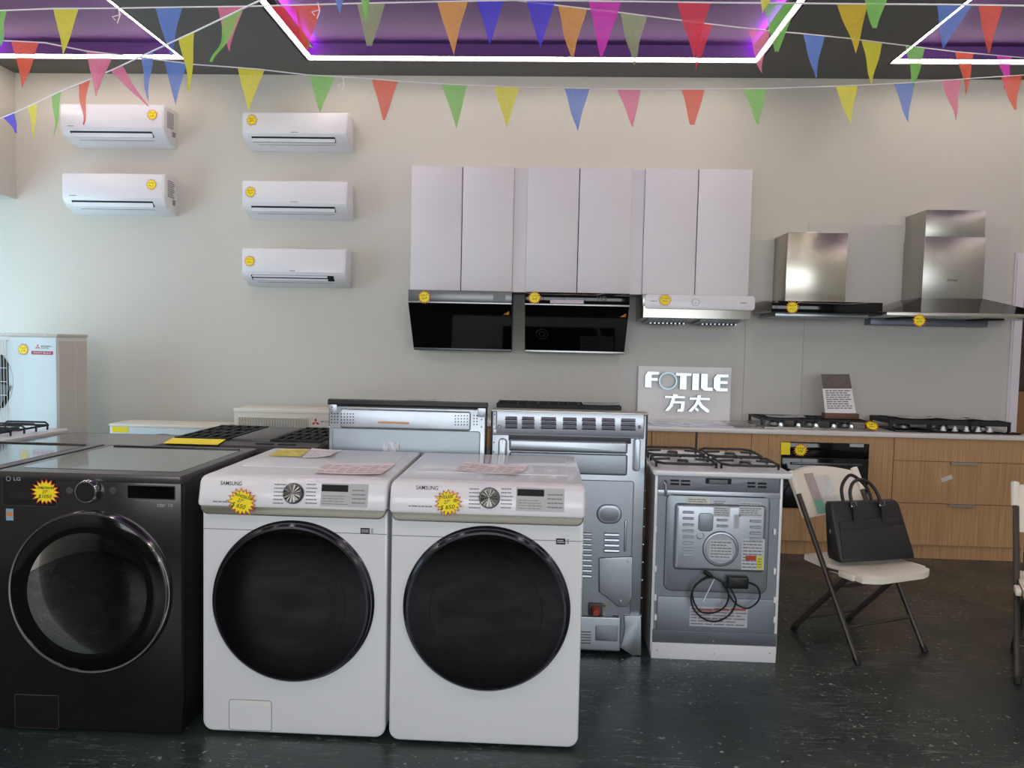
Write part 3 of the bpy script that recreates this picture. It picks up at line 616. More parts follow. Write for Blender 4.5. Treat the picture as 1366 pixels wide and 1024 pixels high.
# ------------------------------------------------------------------ washers and dryer in the front row
UX = Vector((1, 0, 0)); UZ = Vector((0, 0, 1))
def samsung(label, cat, x0, x1, yf, dpx, door, stk, hatch, seed):
    T = thing('front_load_washer' if hatch else 'front_load_dryer', label, cat, ((x0+x1)/2, yf+.36, 0), group='white front-load laundry machines')
    ENA = W_PAINT
    B().prism(rrect(x0+.006, x1-.006, .022, .972, .012), 'y', yf+.025, yf+.73, .004).build('cabinet', ENA, T)
    for x in (x0+.07, x1-.07):
        for y in (yf+.08, yf+.66): B().lathe([(0, 0), (.022, 0), (.022, .012), (.012, .014), (.012, .03)], (x, y, 0), 'z', 12).build('foot', RUBBER, T)
    B().prism(rrect(x0+.003, x1-.003, yf+.02, yf+.735, .02), 'z', .955, .986, .006, 3).build('top_lid', ENA, T)
    B().prism(rrect(x0+.05, x1-.05, yf+.22, yf+.69, .02), 'z', .985, .9885, .002, 2).build('lid_panel', ENA, T)
    B().prism(rrect(x0, x1, .012, .872, .04, 6, 'cd'), 'y', yf, yf+.03, .010, 4).build('front_panel', ENA, T)
    B().box(x0+.004, x1-.004, yf-.0006, yf+.002, .785, .7875).build('panel_seam', INKG, T)
    B().prism([(yf+.06, .987), (yf+.012, .986), (yf-.008, .981), (yf-.022, .968), (yf-.040, .892), (yf-.036, .882), (yf+.02, .872)], 'x', x0-.001, x1+.001, .014, 4).build('control_fascia', W_PLAST, T)
    B().prism(rrect(x0+.003, x1-.003, .846, .888, .03, 6, 'cd'), 'y', yf-.026, yf+.01, .006, 3).build('trim_band', mat('champagne_steel', rgb(206, 200, 184), .22, .85, noise=(4, .06, (.5, 1, 1))), T)
    az = Vector((0, .23, .973)); nrm = Vector((0, -.973, .23))
    def on(px_, py_):                       # pixel on the sloping fascia
        d = ray(px_+dpx[0], py_+dpx[1]); p0 = Vector((0, yf-.0225, .968)); t = (p0-CAM).dot(nrm)/d.dot(nrm); return CAM + d*t
    def plate(nm, a, c, M, lift=.0008, par=T):
        p, q = on(*a), on(*c); b = B(); h = (q.z-p.z)/az.z
        pr = [p, Vector((q.x, p.y, p.z)), Vector((q.x, p.y, p.z))+az*h, p+az*h]
        v = [b.bm.verts.new(k+nrm*lift) for k in pr]; v2 = [b.bm.verts.new(k-nrm*.003) for k in pr]; b._f(v)
        for i in range(4): b._f([v[i], v[(i+1) % 4], v2[(i+1) % 4], v2[i]])
        return b.build(nm, M, par, smooth=False)
    b = B(); p = on(555, 652.6); put_text(b, 'SAMSUNG', p+nrm*.001, UX*.080, az*.0145, .008); b.build('brand_lettering', INKK, T, smooth=False)
    b = B(); rows(b, on(545, 676)+nrm*.001, UX*.085, az*.006, 1, seed, .7); b.build('model_lettering', INKG, T, smooth=False)
    pl = plate('button_panel', (688, 681), (753, 652), mat('panel_silver', rgb(172, 172, 171), .4, 0))
    plate('display', (690, 661), (726, 653), mat('display_black', rgb(14, 14, 15), .5, spec=.2), .0014)
    b = B(); rows(b, on(690.5, 679)+nrm*.0016, UX*.094, az*.038, 4, seed+1, .25); b.build('button_marks', INKG, pl, smooth=False)
    b = B(); rows(b, on(730, 679)+nrm*.0016, UX*.055, az*.06, 4, seed+2, .3); b.build('button_marks', INKG, pl, smooth=False)
    kc = on(653, 664)
    def lathe_n(prof, M, nm, par):
        b = B(); b.lathe(prof, (0, 0, 0), 'y', 40); R = Matrix.Rotation(-math.atan2(.23, .973), 4, 'X')
        bmesh.ops.transform(b.bm, matrix=Matrix.Translation(kc) @ R, verts=b.bm.verts); return b.build(nm, M, par)
    k = lathe_n([(.038, .0), (.038, -.010), (.0345, -.016), (.033, -.016)], mat('knob_rim', rgb(70, 70, 74), .2, .9), 'dial', T)
    b = B(); rim = [b.bm.verts.new((.032*math.cos(a*math.pi/14), -.019-(.006 if a % 2 else 0), .032*math.sin(a*math.pi/14))) for a in range(28)]; low = [b.bm.verts.new((v.co.x*1.03, -.006, v.co.z*1.03)) for v in rim]; ctr = b.bm.verts.new((0, -.0205, 0))
    for a in range(28): b._f([rim[a], rim[(a+1) % 28], ctr]); b._f([rim[a], low[a], low[(a+1) % 28], rim[(a+1) % 28]])
    bmesh.ops.transform(b.bm, matrix=Matrix.Translation(kc) @ Matrix.Rotation(-math.atan2(.23, .973), 4, 'X'), verts=b.bm.verts)
    b.build('dial_cap', mat('spun_chrome', rgb(170, 168, 162), .22, 1.), k, smooth=False)
    for side, u0, u1 in ((0, 625, 641), (1, 668, 684)):
        b = B(); p = on(u0, 679); ht = (on(u0, 649).z-p.z)/az.z
        rows(b, p+nrm*.001, UX*((u1-u0)*.0027), az*ht, 6, seed+5+side, .3); b.build('cycle_lettering', INKG, T, smooth=False)
    # door
    dc = py(door[0], door[1], yf-.03); r = door[2]; c = (dc.x, yf, dc.z)
    D = B().lathe([(r+.008, .0), (r+.008, -.006), (r+.002, -.012), (r, -.026), (r-.008, -.034), (r-.016, -.035)], c, 'y', 96).build('door', mat('smoked_chrome', rgb(74, 74, 80), .16, .9), T)
    B().lathe([(r-.016, -.034), (r-.05, -.0365), (r*.5, -.0385), (0, -.039)], c, 'y', 96).build('door_glass', mat('door_black_glass', rgb(4, 4, 6), .05, spec=.35), D)
    for rr in (.155, .205): B().lathe([(rr-.0012, -.036), (rr, -.0393), (rr+.0012, -.036)], c, 'y', 64).build('glass_ring', mat('ring_dark', rgb(26, 26, 30), .2), D)
    # badge, hatch, sticker
    q = py(748+dpx[0]-(0 if dpx[0] == 0 else 0), 722+dpx[1]-(0 if dpx[1] == 0 else 8), yf-.001)
    g = B().box(q.x-.017, q.x+.017, yf-.0012, yf, q.z-.011, q.z+.011).build('badge', INKK, T)
    b = B(); rows(b, (q.x-.013, yf-.0016, q.z-.006), UX*.026, UZ*.013, 2, seed, .35); b.build('badge_print', W_PLAST, g, smooth=False)
    b = B(); rows(b, (q.x+.022, yf-.0012, q.z-.008), UX*.009, UZ*.018, 4, seed+9, .6); b.build('badge_mark', INKG, T, smooth=False)
    if hatch:
        h0, h1 = py(306, 972, yf), py(362, 935, yf)
        B().prism(rrect(h0.x-.0022, h1.x+.0022, h0.z-.0022, h1.z+.0022, .012), 'y', yf-.0004, yf+.002).build('hatch_gap', INKG, T)
        B().prism(rrect(h0.x, h1.x, h0.z, h1.z, .010), 'y', yf-.0012, yf+.002, .0006, 1).build('filter_hatch', ENA, T)
        t0 = py(322, 937, yf-.002); B().box(t0.x, t0.x+.11, yf-.0022, yf-.0014, t0.z-.008, t0.z+.006).build('clear_tape', mat('tape', rgb(226, 222, 214), .3), T)
    cc = py(stk[0], stk[1], yf-.042)
    sticker(T, (cc.x, yf-.0455, cc.z), stk[2], rad(stk[3]), stk[4], seed=seed, aspect=1.04)
    return T
samsung('white front-load washer with bottom filter hatch between the black washer and the dryer', 'washing machine', -1.258, -.561, 2.712, (-261, -6), (388, 805, .297), (323, 669, .053, -14,
        (('WF45B6300', -.55, .28, 1.2, .24), ('27"', -.30, -.05, .45, .26), ('$ 650', -.62, -.50, .95, .36))), True, 21)
samsung('white front-load dryer with blue-black door glass, rightmost of the front row', 'dryer', -.546, .160, 2.702, (0, 0), (648, 815, .300), (598, 670, .049, 6,
        (('DVE6300', -.62, .32, 1.0, .26), ('27"', -.30, -.06, .45, .26), ('电', .36, -.02, .30, .30), ('$ 650', -.60, -.52, 1.05, .36))), False, 22)
def lg(label, x0, x1, yf, full, seed):
    T = thing('front_load_washer' if full else 'front_load_dryer', label, 'washing machine' if full else 'dryer', ((x0+x1)/2, yf+.36, 0), group='black front-load laundry machines')
    FR = mat('black_steel_front', rgb(27, 24, 24), .2, .12, coat=.1, noise=(2, .08))
    B().box(x0+.006, x1-.004, yf+.03, yf+.73, .02, .958, .006).build('cabinet', mat('black_side', rgb(20, 20, 21), .35), T)
    for x in (x0+.07, x1-.07):
        for y in (yf+.08, yf+.66): B().lathe([(0, 0), (.022, 0), (.022, .012), (.012, .014), (.012, .03)], (x, y, 0), 'z', 12).build('foot', RUBBER, T)
    B().box(x0, x1, yf, yf+.035, .012, .960, .005, 3).build('front_panel', FR, T)
    B().prism(rrect(x0, x1, yf-.002, yf+.735, .012), 'z', .957, .986, .004, 2).build('top_frame', mat('top_frame_metal', rgb(84, 80, 80), .3, .6), T)
    B().prism(rrect(x0+.045, x1-.045, yf+.075, yf+.69, .015), 'z', .9855, .9875, .0008, 1).build('top_glass', mat('smoke_top_glass', rgb(40, 42, 44), .12, coat=.6), T)
    B().box(x0+.06, x1-.06, yf+.665, yf+.68, .9873, .9935, .002).build('rear_ledge', mat('top_frame_metal', (0,)*4), T)
    s = x0+2.032
    def q(u, v, dy=0): p = py(u, v, yf+dy); p.x += s; return p
    dc = q(118, 790, -.02); r = .300; c = (dc.x, yf, dc.z)
    D = B().lathe([(r+.006, 0), (r+.005, -.022), (r, -.030), (r-.006, -.029), (r-.006, -.02)], c, 'y', 96).build('door', CHROME, T)
    B().lathe([(r-.006, -.026), (r-.03, -.031), (.232, -.034), (.226, -.033), (.222, -.02)], c, 'y', 96).build('door_ring', BLKGLOSS, D)
    B().lathe([(.228, -.004), (.20, -.004), (.195, -.010), (.185, -.004), (.165, -.004), (.16, -.012), (.15, -.004), (.09, -.002), (0, -.002)], c, 'y', 64).build('drum_gasket', mat('gasket', rgb(64, 66, 68), .3), D)
    b = B()
    for i in range(40):
        a = i*2.399; rr = .012*math.sqrt(i+1)*1.6
        if rr < .14: b.lathe([(0, -.0042), (.0035, -.0042)], (c[0]+rr*math.cos(a), yf, c[2]+rr*math.sin(a)), 'y', 8)
    stuff(b.build('drum_holes', SLOT, D))
    for k in range(3):
        a = rad(40+120*k); B().obox((c[0]+.10*math.cos(a), yf-.008, c[2]+.10*math.sin(a)), Vector((math.cos(a), 0, math.sin(a))), Vector((0, 1, 0)), Vector((-math.sin(a), 0, math.cos(a))), .05, .007, .012).build('drum_paddle', mat('paddle', rgb(90, 92, 95), .3), D)
    B().lathe([(.226, -.034), (.20, -.038), (.14, -.042), (.07, -.044), (0, -.0445)], c, 'y', 96).build('door_glass', tinted('dark_door_glass', (.10, .11, .12, 1), .02, 1.5), D)
    h0, h1 = q(20, 969), q(77, 928)
    B().prism(rrect(h0.x-.002, h1.x+.002, h0.z-.002, h1.z+.002, .008), 'y', yf-.0005, yf+.003).build('hatch_edge', mat('hatch_line', rgb(96, 92, 92), .3, .6), T)
    B().prism(rrect(h0.x, h1.x, h0.z, h1.z, .007), 'y', yf-.0014, yf+.003, .0006, 1).build('filter_hatch', FR, T)
    p0, p1 = q(3, 673), q(74, 631)
    dr = B().prism(rrect(p0.x-.0018, p1.x+.0018, p0.z-.0018, p1.z+.0018, .006), 'y', yf-.0006, yf+.003).build('detergent_drawer', mat('hatch_line', (0,)*4), T)
    B().prism(rrect(p0.x, p1.x, p0.z, p1.z, .005), 'y', yf-.0016, yf+.003, .0006, 1).build('drawer_front', FR, dr)
    p0, p1 = q(13, 665), q(60, 656); B().box(p0.x, p1.x, yf-.002, yf+.002, p0.z, p1.z).build('drawer_grip', SLOT, dr)
    b = B(); p = q(18, 640.5); put_text(b, 'LG', (p.x, yf-.0022, p.z), UX*.026, UZ*.013, .01); b.build('brand_lettering', mat('silver_print', rgb(170, 168, 166), .4), T, smooth=False)
    p = q(11, 638); B().lathe([(.0075, -.002), (.0095, -.0022)], (p.x, yf, p.z), 'y', 20).build('brand_emblem', mat('silver_print', (0,)*4), T)
    kc = q(119, 654); k = B().lathe([(.046, 0), (.046, -.006), (.042, -.024), (.039, -.028), (.036, -.028)], (kc.x, yf, kc.z), 'y', 40).build('dial', CHROME, T)
    B().lathe([(.0365, -.024), (.034, -.0275), (0, -.0275)], (kc.x, yf, kc.z), 'y', 40).build('dial_cap', mat('dial_black', rgb(24, 22, 22), .3), k)
    for u in (92, 150):
        p = q(u, 654); B().lathe([(.0, -.0035), (.0105, -.0035), (.012, -.002), (.0135, -.0005), (.0135, .001)], (p.x, yf, p.z), 'y', 24).build('button', mat('hatch_line', (0,)*4), T)
    p0, p1 = q(168, 665), q(233, 648); d = B().prism(rrect(p0.x, p1.x, p0.z, p1.z, .004), 'y', yf-.0015, yf+.002).build('display', mat('hatch_line', (0,)*4), T)
    B().prism(rrect(p0.x+.006, p1.x-.002, p0.z+.004, p1.z-.003, .002), 'y', yf-.0024, yf+.002).build('display_glass', BLKGLOSS, d)
    if full:
        b = B(); p = q(224, 676); put_text(b, '10', (p.x, yf-.001, p.z), UX*.016, UZ*.013, .01); b.build('motor_mark', mat('silver_print', (0,)*4), T, smooth=False)
        b = B(); p = q(209, 676); rows(b, (p.x, yf-.001, p.z), UX*.036, UZ*.012, 2, 5, .5); b.build('motor_lettering', mat('silver_print', (0,)*4), T, smooth=False)
        p = q(12.5, 686); lb = B().box(p.x-.014, p.x+.014, yf-.0012, yf, p.z-.022, p.z+.022).build('energy_label', mat('label_blue', rgb(140, 172, 190), .4), T)
        B().box(p.x-.011, p.x+.011, yf-.0018, yf-.001, p.z-.006, p.z+.010).build('label_print', mat('label_orange', rgb(214, 130, 70), .4), lb)
        cc = q(60, 656, -.004); sticker(T, (cc.x, yf-.0045, cc.z), .050, 0, (('WM6700HBA', -.52, .22, 1.15, .20), ('27"', -.22, -.10, .42, .24), ('$1050', -.50, -.50, .95, .32)), seed=23, aspect=1.08)
    return T
lg('black front-load washer with glass drum door and starburst price, left of the white ones', -2.030, -1.323, 2.682, True, 23)
lg('black-topped dryer at the left edge beside the black washer', -2.765, -2.052, 2.690, False, 24)
zt = .9895
def pp(*pts): return [tuple(pz(u, v, zt)) for u, v in pts]
paper('energy_guide', 'yellow and black printed guide on the back of the white washer', pp((357, 608), (401, 609), (414, 599), (374, 599)), M=mat('guide_yellow', rgb(226, 206, 70), .5, noise=(14, .35)), lift=.002, seed=6, cat='leaflet')
paper('paper_sheet', 'white curled sheet beside the yellow guide on the white washer', pp((403, 611), (442, 609), (456, 601), (416, 598)), lift=.012, seed=7)
paper('paper_sheet', 'pinkish wrinkled sheet near the front edge of the white washer', pp((418, 631), (508, 634), (527, 619), (436, 617)), M=mat('pink_paper', rgb(238, 220, 220), .5), lift=.010, seed=8)
paper('paper_sheet', 'pinkish crumpled sheets on top of the white dryer', pp((606, 628), (690, 634), (705, 624), (620, 616)), M=mat('pink_paper', (0,)*4), lift=.016, seed=9)
# ------------------------------------------------------------------ upturned ranges seen from behind
def emb(nm, T, q, u0, u1, v0, v1, r, dep, y, M=GALV, bev=None, base=.003):
    a, c = q(u0, v1), q(u1, v0); x0_, x1_ = sorted((a.x, c.x)); z0_, z1_ = sorted((a.z, c.z)); r = min(r, (x1_-x0_)/2.05, (z1_-z0_)/2.05)
    return B().prism(rrect(x0_, x1_, z0_, z1_, r, 5), 'y', y-dep, y+base, bev if bev is not None else min(dep*.8, (z1_-z0_)*.3), 3).build(nm, M, T)
LOUV = {}
def louver(T, x, z, y, w, h=.010, name='louver'):
    k = (round(w, 3), h)
    if k not in LOUV:
        b = B(); b.prism([(0, -h), (-.002, -h), (-.011, -h*.2), (-.009, h*.6), (0, h)], 'x', -w/2, w/2, .002, 1)
        me = bpy.data.meshes.new('louver'); bmesh.ops.recalc_face_normals(b.bm, faces=b.bm.faces); b.bm.to_mesh(me); b.bm.free(); me.materials.append(GALV); LOUV[k] = me
    o = bpy.data.objects.new(name, LOUV[k]); COL.objects.link(o); o.parent = T; o.location = Vector((x, y, z)) - ORIG[T.name]
def screw(T, p, y, r=.006): B().lathe([(0, -.004), (r*.7, -.004), (r, -.001), (r, .002)], (p.x, y, p.z), 'y', 10).build('screw', CHROME, T)
# range one: perforated back, black cap
yR = 3.55; T = thing('electric_range', 'range turned to show its silver perforated back and black cap', 'range', (-.65, yR+.3, 0), group='ranges standing with their backs to the shop')
x0, x1, zt1 = -1.030, -.268, Z(540, 534, yR)
def q1(u, v): return py(430+u*450/1366, 510+v*450/1366, yR)
B().box(x0+.004, x1-.004, yR+.012, yR+.62, .0, .915, .003).build('body', mat('range_side_black', rgb(24, 24, 25), .4), T)
B().box(x0, x1, yR+.01, yR+.075, .905, zt1-.014, .003).build('backguard', mat('range_side_black', (0,)*4), T)
B().prism([(yR-.008, zt1-.022), (yR-.004, zt1-.004), (yR+.01, zt1), (yR+.085, zt1-.006), (yR+.09, zt1-.03), (yR, zt1-.03)], 'x', x0-.002, x1+.002, .003).build('cap', mat('cap_black', rgb(34, 33, 33), .35), T)
a = q1(0, 92); B().box(x0+.006, x1-.006, yR, yR+.012, .03, zt1-.036, .002).build('back_panel', GALV, T)
b = B(); b.box(x0+.004, x0+.042, yR-.002, yR+.012, zt1-.07, zt1-.02, .002); b.build('corner_bracket', GALV, T); b = B(); b.box(x1-.042, x1-.004, yR-.002, yR+.012, zt1-.07, zt1-.02, .002); b.build('corner_bracket', GALV, T)
pan = emb('raised_panel', T, q1, 72, 602, 118, 182, .012, .012, yR)
b = B()
for i in range(46):
    for j in range(2): p = q1(176+i*7.3+3.6*j, 100+8*j+i*.18); b.lathe([(0, -.0008), (.0024, -.0008)], (p.x, yR-.0002, p.z), 'y', 6)
stuff(b.build('vent_holes', SLOT, T))
b = B()
for u0, n in ((80, 5), (540, 5), (38, 3), (614, 2)):
    for i in range(n):
        for j in range(4): p = q1(u0+i*12, 126+j*12+(8 if u0 > 500 else 0)); yy = yR-.0125 if 70 < u0 < 610 else yR-.0006; b.box(p.x-.0028, p.x+.0028, yy-.0004, yy+.0004, p.z-.0028, p.z+.0028)
stuff(b.build('square_holes', SLOT, T))
p = q1(290, 161); B().box(p.x-.075, p.x+.075, yR-.0135, yR-.0118, p.z-.006, p.z+.004).build('orange_tape', mat('tape_orange', rgb(206, 150, 104), .5), T)
emb('lower_recess', T, q1, 38, 640, 198, 420, .012, .005, yR, GALVD)
p = q1(285, 262); b = B().sheet([[(p.x-.045+.013*i, yR-.007-.004*math.sin(i*2+j), p.z-.022+.012*j+.004*math.sin(i)) for j in range(5)] for i in range(7)]).build('torn_film', mat('film_white', rgb(214, 218, 222), .3), T)
for u, v in ((40, 100), (28, 178), (644, 180), (644, 150)): screw(T, q1(u, v), yR, .004)
paper('paper_sheet', 'small folded leaflet on top of the range with the perforated back', [(x0+.38, yR+.01, zt1+.001), (x0+.52, yR+.01, zt1+.001), (x0+.52, yR+.07, zt1+.001), (x0+.38, yR+.07, zt1+.001)], M=mat('grey_leaflet', (0,)*4), lift=.008, seed=11)
# range two: louvred backguard and stamped rear
yR2 = 3.60; T = thing('gas_range', 'tall gas range turned to show its silver louvered back beside the dryer', 'range', (.13, yR2+.3, 0), group='ranges standing with their backs to the shop')
x0, x1, zt2 = -.252, .508, Z(760, 548, yR2)
def q2(u, v): return py(640+u*240/1366, 530+v*240/1366, yR2)
def q2b(u, v): return py(760+u*120/492, 640+v*120/492, yR2)
B().box(x0+.003, x1-.003, yR2+.015, yR2+.64, .02, .915, .003).build('body', mat('range_side_black', (0,)*4), T)
B().box(x0+.002, x1-.002, yR2+.012, yR2+.085, .905, zt2-.006, .003).build('backguard', mat('range_side_black', (0,)*4), T)
B().box(x0+.004, x1-.004, yR2-.012, yR2+.092, zt2-.012, zt2, .004).build('cap', STEEL, T)
B().box(x0+.012, x1-.012, yR2, yR2+.014, .06, zt2-.012, .002).build('back_panel', GALV, T)
lp = emb('louver_panel', T, q2, 122, 1252, 118, 272, .006, .012, yR2)
for k, (u0, u1) in enumerate(((190, 290), (315, 420), (460, 585), (625, 740), (770, 885), (920, 1030), (1065, 1185))):
    for j in range(3):
        p = q2((u0+u1)/2, 157+31*j+(u0-190)*.018); w = (q2(u1, 150)-q2(u0, 150)).x
        s_ = B().prism([(p.x-w/2, p.z-.0085), (p.x+w/2, p.z-.0085), (p.x+w/2-.006, p.z-.001), (p.x-w/2+.006, p.z-.001)], 'y', yR2-.0126, yR2-.010); s_.build('louver_slot', SLOT, lp)
        B().prism([(yR2-.0205, p.z-.001), (yR2-.012, p.z+.010), (yR2-.012, p.z+.003), (yR2-.019, p.z-.0035)], 'x', p.x-w/2+.004, p.x+w/2-.004, .0005, 1).build('louver', GALV, lp)
for u, v in ((150, 218), (1210, 222)): screw(T, q2(u, v), yR2-.012, .009)
emb('seam_flange', T, q2, 100, 1246, 266, 282, .003, .010, yR2)
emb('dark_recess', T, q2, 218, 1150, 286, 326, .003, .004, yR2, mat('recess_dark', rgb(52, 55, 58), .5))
emb('ledge_bulge', T, q2, 222, 1122, 334, 402, .012, .022, yR2)
emb('mid_panel', T, q2, 222, 1122, 432, 566, .012, .014, yR2, GALVD)
for u0, u1 in ((138, 205), (1165, 1220)): emb('side_post', T, q2, u0, u1, 308, 556, .02, .020, yR2)
emb('lower_panel', T, q2b, -330, 352, 6, 880, .012, .008, yR2, GALVD, .004)
yL = yR2-.008
emb('oval_emboss', T, q2b, 145, 285, 132, 234, .05, .012, yL); emb('oval_centre', T, q2b, 163, 267, 148, 218, .05, .0125, yL, GALVD, .002)
for j in range(4): p = q2b(228, 297+29*j); louver(T, p.x, p.z, yL, .020*3.6)
for j in range(9): p = q2b(92, 293+28.6*j); louver(T, p.x, p.z, yL, .05, .008)
emb('stiffener_rib', T, q2b, 294, 312, 215, 388, .004, .006, yL)
b = B(); pts = [(158, 420), (342, 412), (342, 636), (316, 686), (264, 690), (204, 640), (158, 606)]
b.prism([(q2b(u, v).x, q2b(u, v).z) for u, v in pts], 'y', yL-.012, yL+.002, .006, 3); b.build('junction_cover', GALV, T)
for u, v in ((182, 438), (316, 442), (278, 652)): screw(T, q2b(u, v), yL-.012, .005)
p = q2b(140, 700); g = B().box(p.x-.034, p.x+.034, yL-.014, yL, p.z-.03, p.z+.03, .003).build('gas_inlet', mat('inlet_plate', rgb(70, 68, 68), .5), T)
B().lathe([(0, -.05), (.014, -.05), (.016, -.046), (.022, -.02), (.022, 0)], (p.x, yL-.012, p.z), 'y', 16).build('gas_fitting', mat('red_cap', rgb(176, 70, 48), .45), g)
b = B(); p = q2b(192, 686); B().lathe([(0, -.012), (.006, -.012), (.007, 0)], (p.x, yL-.013, p.z), 'y', 10).build('brass_screw', mat('brass', rgb(176, 150, 60), .35, .9), g)
emb('base_box', T, q2b, -330, 280, 744, 908, .010, .012, yL)
for j in range(5): p = q2b(92, 822+15*j); B().box(p.x-.028, p.x+.02, yL-.0128, yL-.0115, p.z-.0018, p.z+.0018).build('vent_slot', SLOT, T)
for u in (92, 170, 250): p = q2b(u, 741); B().box(p.x-.014, p.x+.014, yL-.0010, yL+.001, p.z-.003, p.z+.003).build('vent_slot', SLOT, T)
emb('access_plate', T, q2b, 138, 262, 790, 868, .005, .016, yL, GALVD, .002)
b = B(); b.prism([(q2b(u, v).x, q2b(u, v).z) for u, v in ((296, 735), (388, 735), (388, 950), (340, 952), (270, 905), (285, 880), (300, 800))], 'y', yL-.010, yL+.06, .003); b.build('foot_bracket', GALV, T)
B().lathe([(0, .0), (.02, .0), (.02, .012), (.010, .014), (.010, .06)], (x1-.05, yR2+.09, 0), 'z', 12).build('levelling_foot', RUBBER, T); B().lathe([(0, .0), (.02, .0), (.02, .012), (.010, .014), (.010, .06)], (x0+.05, yR2+.09, 0), 'z', 12).build('levelling_foot', RUBBER, T)
B().lathe([(0, .0), (.02, .0), (.02, .012), (.010, .014), (.010, .06)], (x1-.05, yR2+.58, 0), 'z', 12).build('levelling_foot', RUBBER, T); B().lathe([(0, .0), (.02, .0), (.02, .012), (.010, .014), (.010, .06)], (x0+.05, yR2+.58, 0), 'z', 12).build('levelling_foot', RUBBER, T)
for k in range(9): p = q2b(402, 60+k*98); screw(T, Vector((x1-.006, 0, p.z)), yR2+.012, .005)
for k in range(6): p = q2(92, 130+k*70); screw(T, Vector((x0+.02, 0, p.z)), yR2, .004)
# range three: white gas range, rear side with cord
yW = 3.585; T = thing('gas_range', 'small white gas range turned to show its silver rear with a coiled cord', 'range', (.85, yW+.3, 0), group='ranges standing with their backs to the shop')
x0, x1 = .545, 1.148
def q3(u, v): return py(850+u*210/717, 590+v*210/717, yW)
B().box(x0+.004, x1-.004, yW+.01, yW+.58, .0, .902, .003).build('body', W_PAINT, T)
tp = B().prism(rrect(x0-.022, x1+.018, yW-.105, yW+.60, .012), 'z', .902, .926, .006, 3).build('top_plate', W_PAINT, T)
for xa, xb in ((x0, x0+.013), (x1-.013, x1)): B().box(xa, xb, yW-.008, yW+.03, .03, .902, .002).build('side_rail', W_PAINT, T)
B().box(x0+.013, x1-.013, yW, yW+.012, .12, .9, .001, 1).build('back_panel', GALVD, T)
emb('vent_strip', T, q3, 92, 650, 160, 226, .003, .006, yW, mat('strip_grey', rgb(120, 122, 128), .45, .5))
for u0, u1, v0, v1 in ((150, 190, 168, 176), (198, 240, 170, 178), (150, 190, 184, 192), (198, 240, 186, 194), (500, 536, 180, 188), (548, 588, 182, 190), (500, 536, 196, 204), (548, 588, 198, 206)):
    emb('vent_slot', T, q3, u0, u1, v0, v1, .001, .0068, yW, SLOT, 0)
emb('exhaust_opening', T, q3, 310, 428, 164, 186, .004, .0075, yW, SLOT, 0); emb('exhaust_flap', T, q3, 324, 412, 168, 188, .004, .012, yW, mat('flap_grey', rgb(110, 112, 112), .45, .5))
emb('flange', T, q3, 92, 650, 230, 238, .001, .010, yW)
B().tube([q3(124, 172)+Vector((0, -.012, 0)), q3(126, 180)+Vector((0, -.02, 0)), q3(128, 205)+Vector((0, -.02, 0)), q3(127, 240)+Vector((0, -.012, 0))], .007, 10).build('gas_pipe', CHROME, T)
emb('outer_emboss', T, q3, 118, 606, 242, 672, .035, .010, yW, GALVD, .006)
emb('inner_emboss', T, q3, 160, 584, 284, 572, .018, .034, yW, GALV, .016)
yI = yW-.034
for v in (310, 338, 366, 393, 420, 448, 475, 502): p = q3(226, v); louver(T, p.x, p.z, yI, .052, .006)
for v in (350, 377, 404, 430): p = q3(529, v); louver(T, p.x, p.z, yI, .052, .006)
for v in (345, 372): p = q3(380, v); louver(T, p.x, p.z, yI, .052, .006)
def ringe(nm, c, r, t, y): B().tube([Vector((c.x+r*math.cos(a*.1745), y, c.z+r*math.sin(a*.1745))) for a in range(36)], t, 8, True).build(nm, GALV, T)
p = q3(372, 475); B().lathe([(.086, .0), (.080, -.008), (.074, -.009), (.070, -.003), (0, -.003)], (p.x, yI, p.z), 'y', 48).build('round_emboss', GALV, T)
emb('square_emboss', T, q3, 270, 340, 315, 395, .016, .005, yI, GALVD, .003); p = q3(280, 415); ringe('ring_emboss', p, .016, .003, yI)
B().tube([q3(424, 402), q3(478, 402), q3(456, 438)], .0035, 6).build('triangle_emboss', GALV, T)
def lab(nm, u0, u1, v0, v1, y, M=PAPER, n=5, seed=1):
    L_ = emb(nm, T, q3, u0, u1, v0, v1, .001, .0012, y, M, 0, 0)
    if n: a = q3(u0+5, v1-4); c = q3(u1-5, v0+4); b = B(); rows(b, (a.x, y-.0017, a.z), UX*(c.x-a.x), UZ*(c.z-a.z), n, seed, .4); b.build('label_print', INKG, L_, smooth=False)
    return L_
LB = mat('label_silver', rgb(196, 198, 200), .4)
lab('rating_label', 225, 330, 250, 284, yW-.0105, mat('label_cream', rgb(214, 210, 196), .5), 3, 31)
lab('rating_label', 340, 416, 285, 330, yI-.0002, LB, 4, 32); lab('rating_label', 455, 565, 286, 330, yI-.0002, LB, 4, 33)
lab('rating_label', 342, 410, 258, 283, yW-.0105, LB, 2, 36); lab('rating_label', 457, 562, 270, 284, yW-.0105, LB, 1, 37)
lab('wiring_label', 320, 426, 436, 520, yI-.0032, LB, 6, 34); lab('warning_label', 464, 572, 432, 568, yI-.0002, LB, 9, 35)
lab('red_label', 484, 532, 506, 526, yI-.002, mat('label_red', rgb(176, 60, 48), .5), 0); lab('yellow_label', 533, 562, 510, 566, yI-.002, mat('label_lime', rgb(206, 206, 40), .5), 4, 38)
lab('barcode_label', 430, 460, 320, 386, yI-.0002, LB, 8, 39)
cb = emb('terminal_box', T, q3, 402, 496, 600, 650, .006, .045, yW-.008, BLACK, .006)
def cur(pts, y): return [q3(u, v)+Vector((0, y, 0)) for u, v in pts]
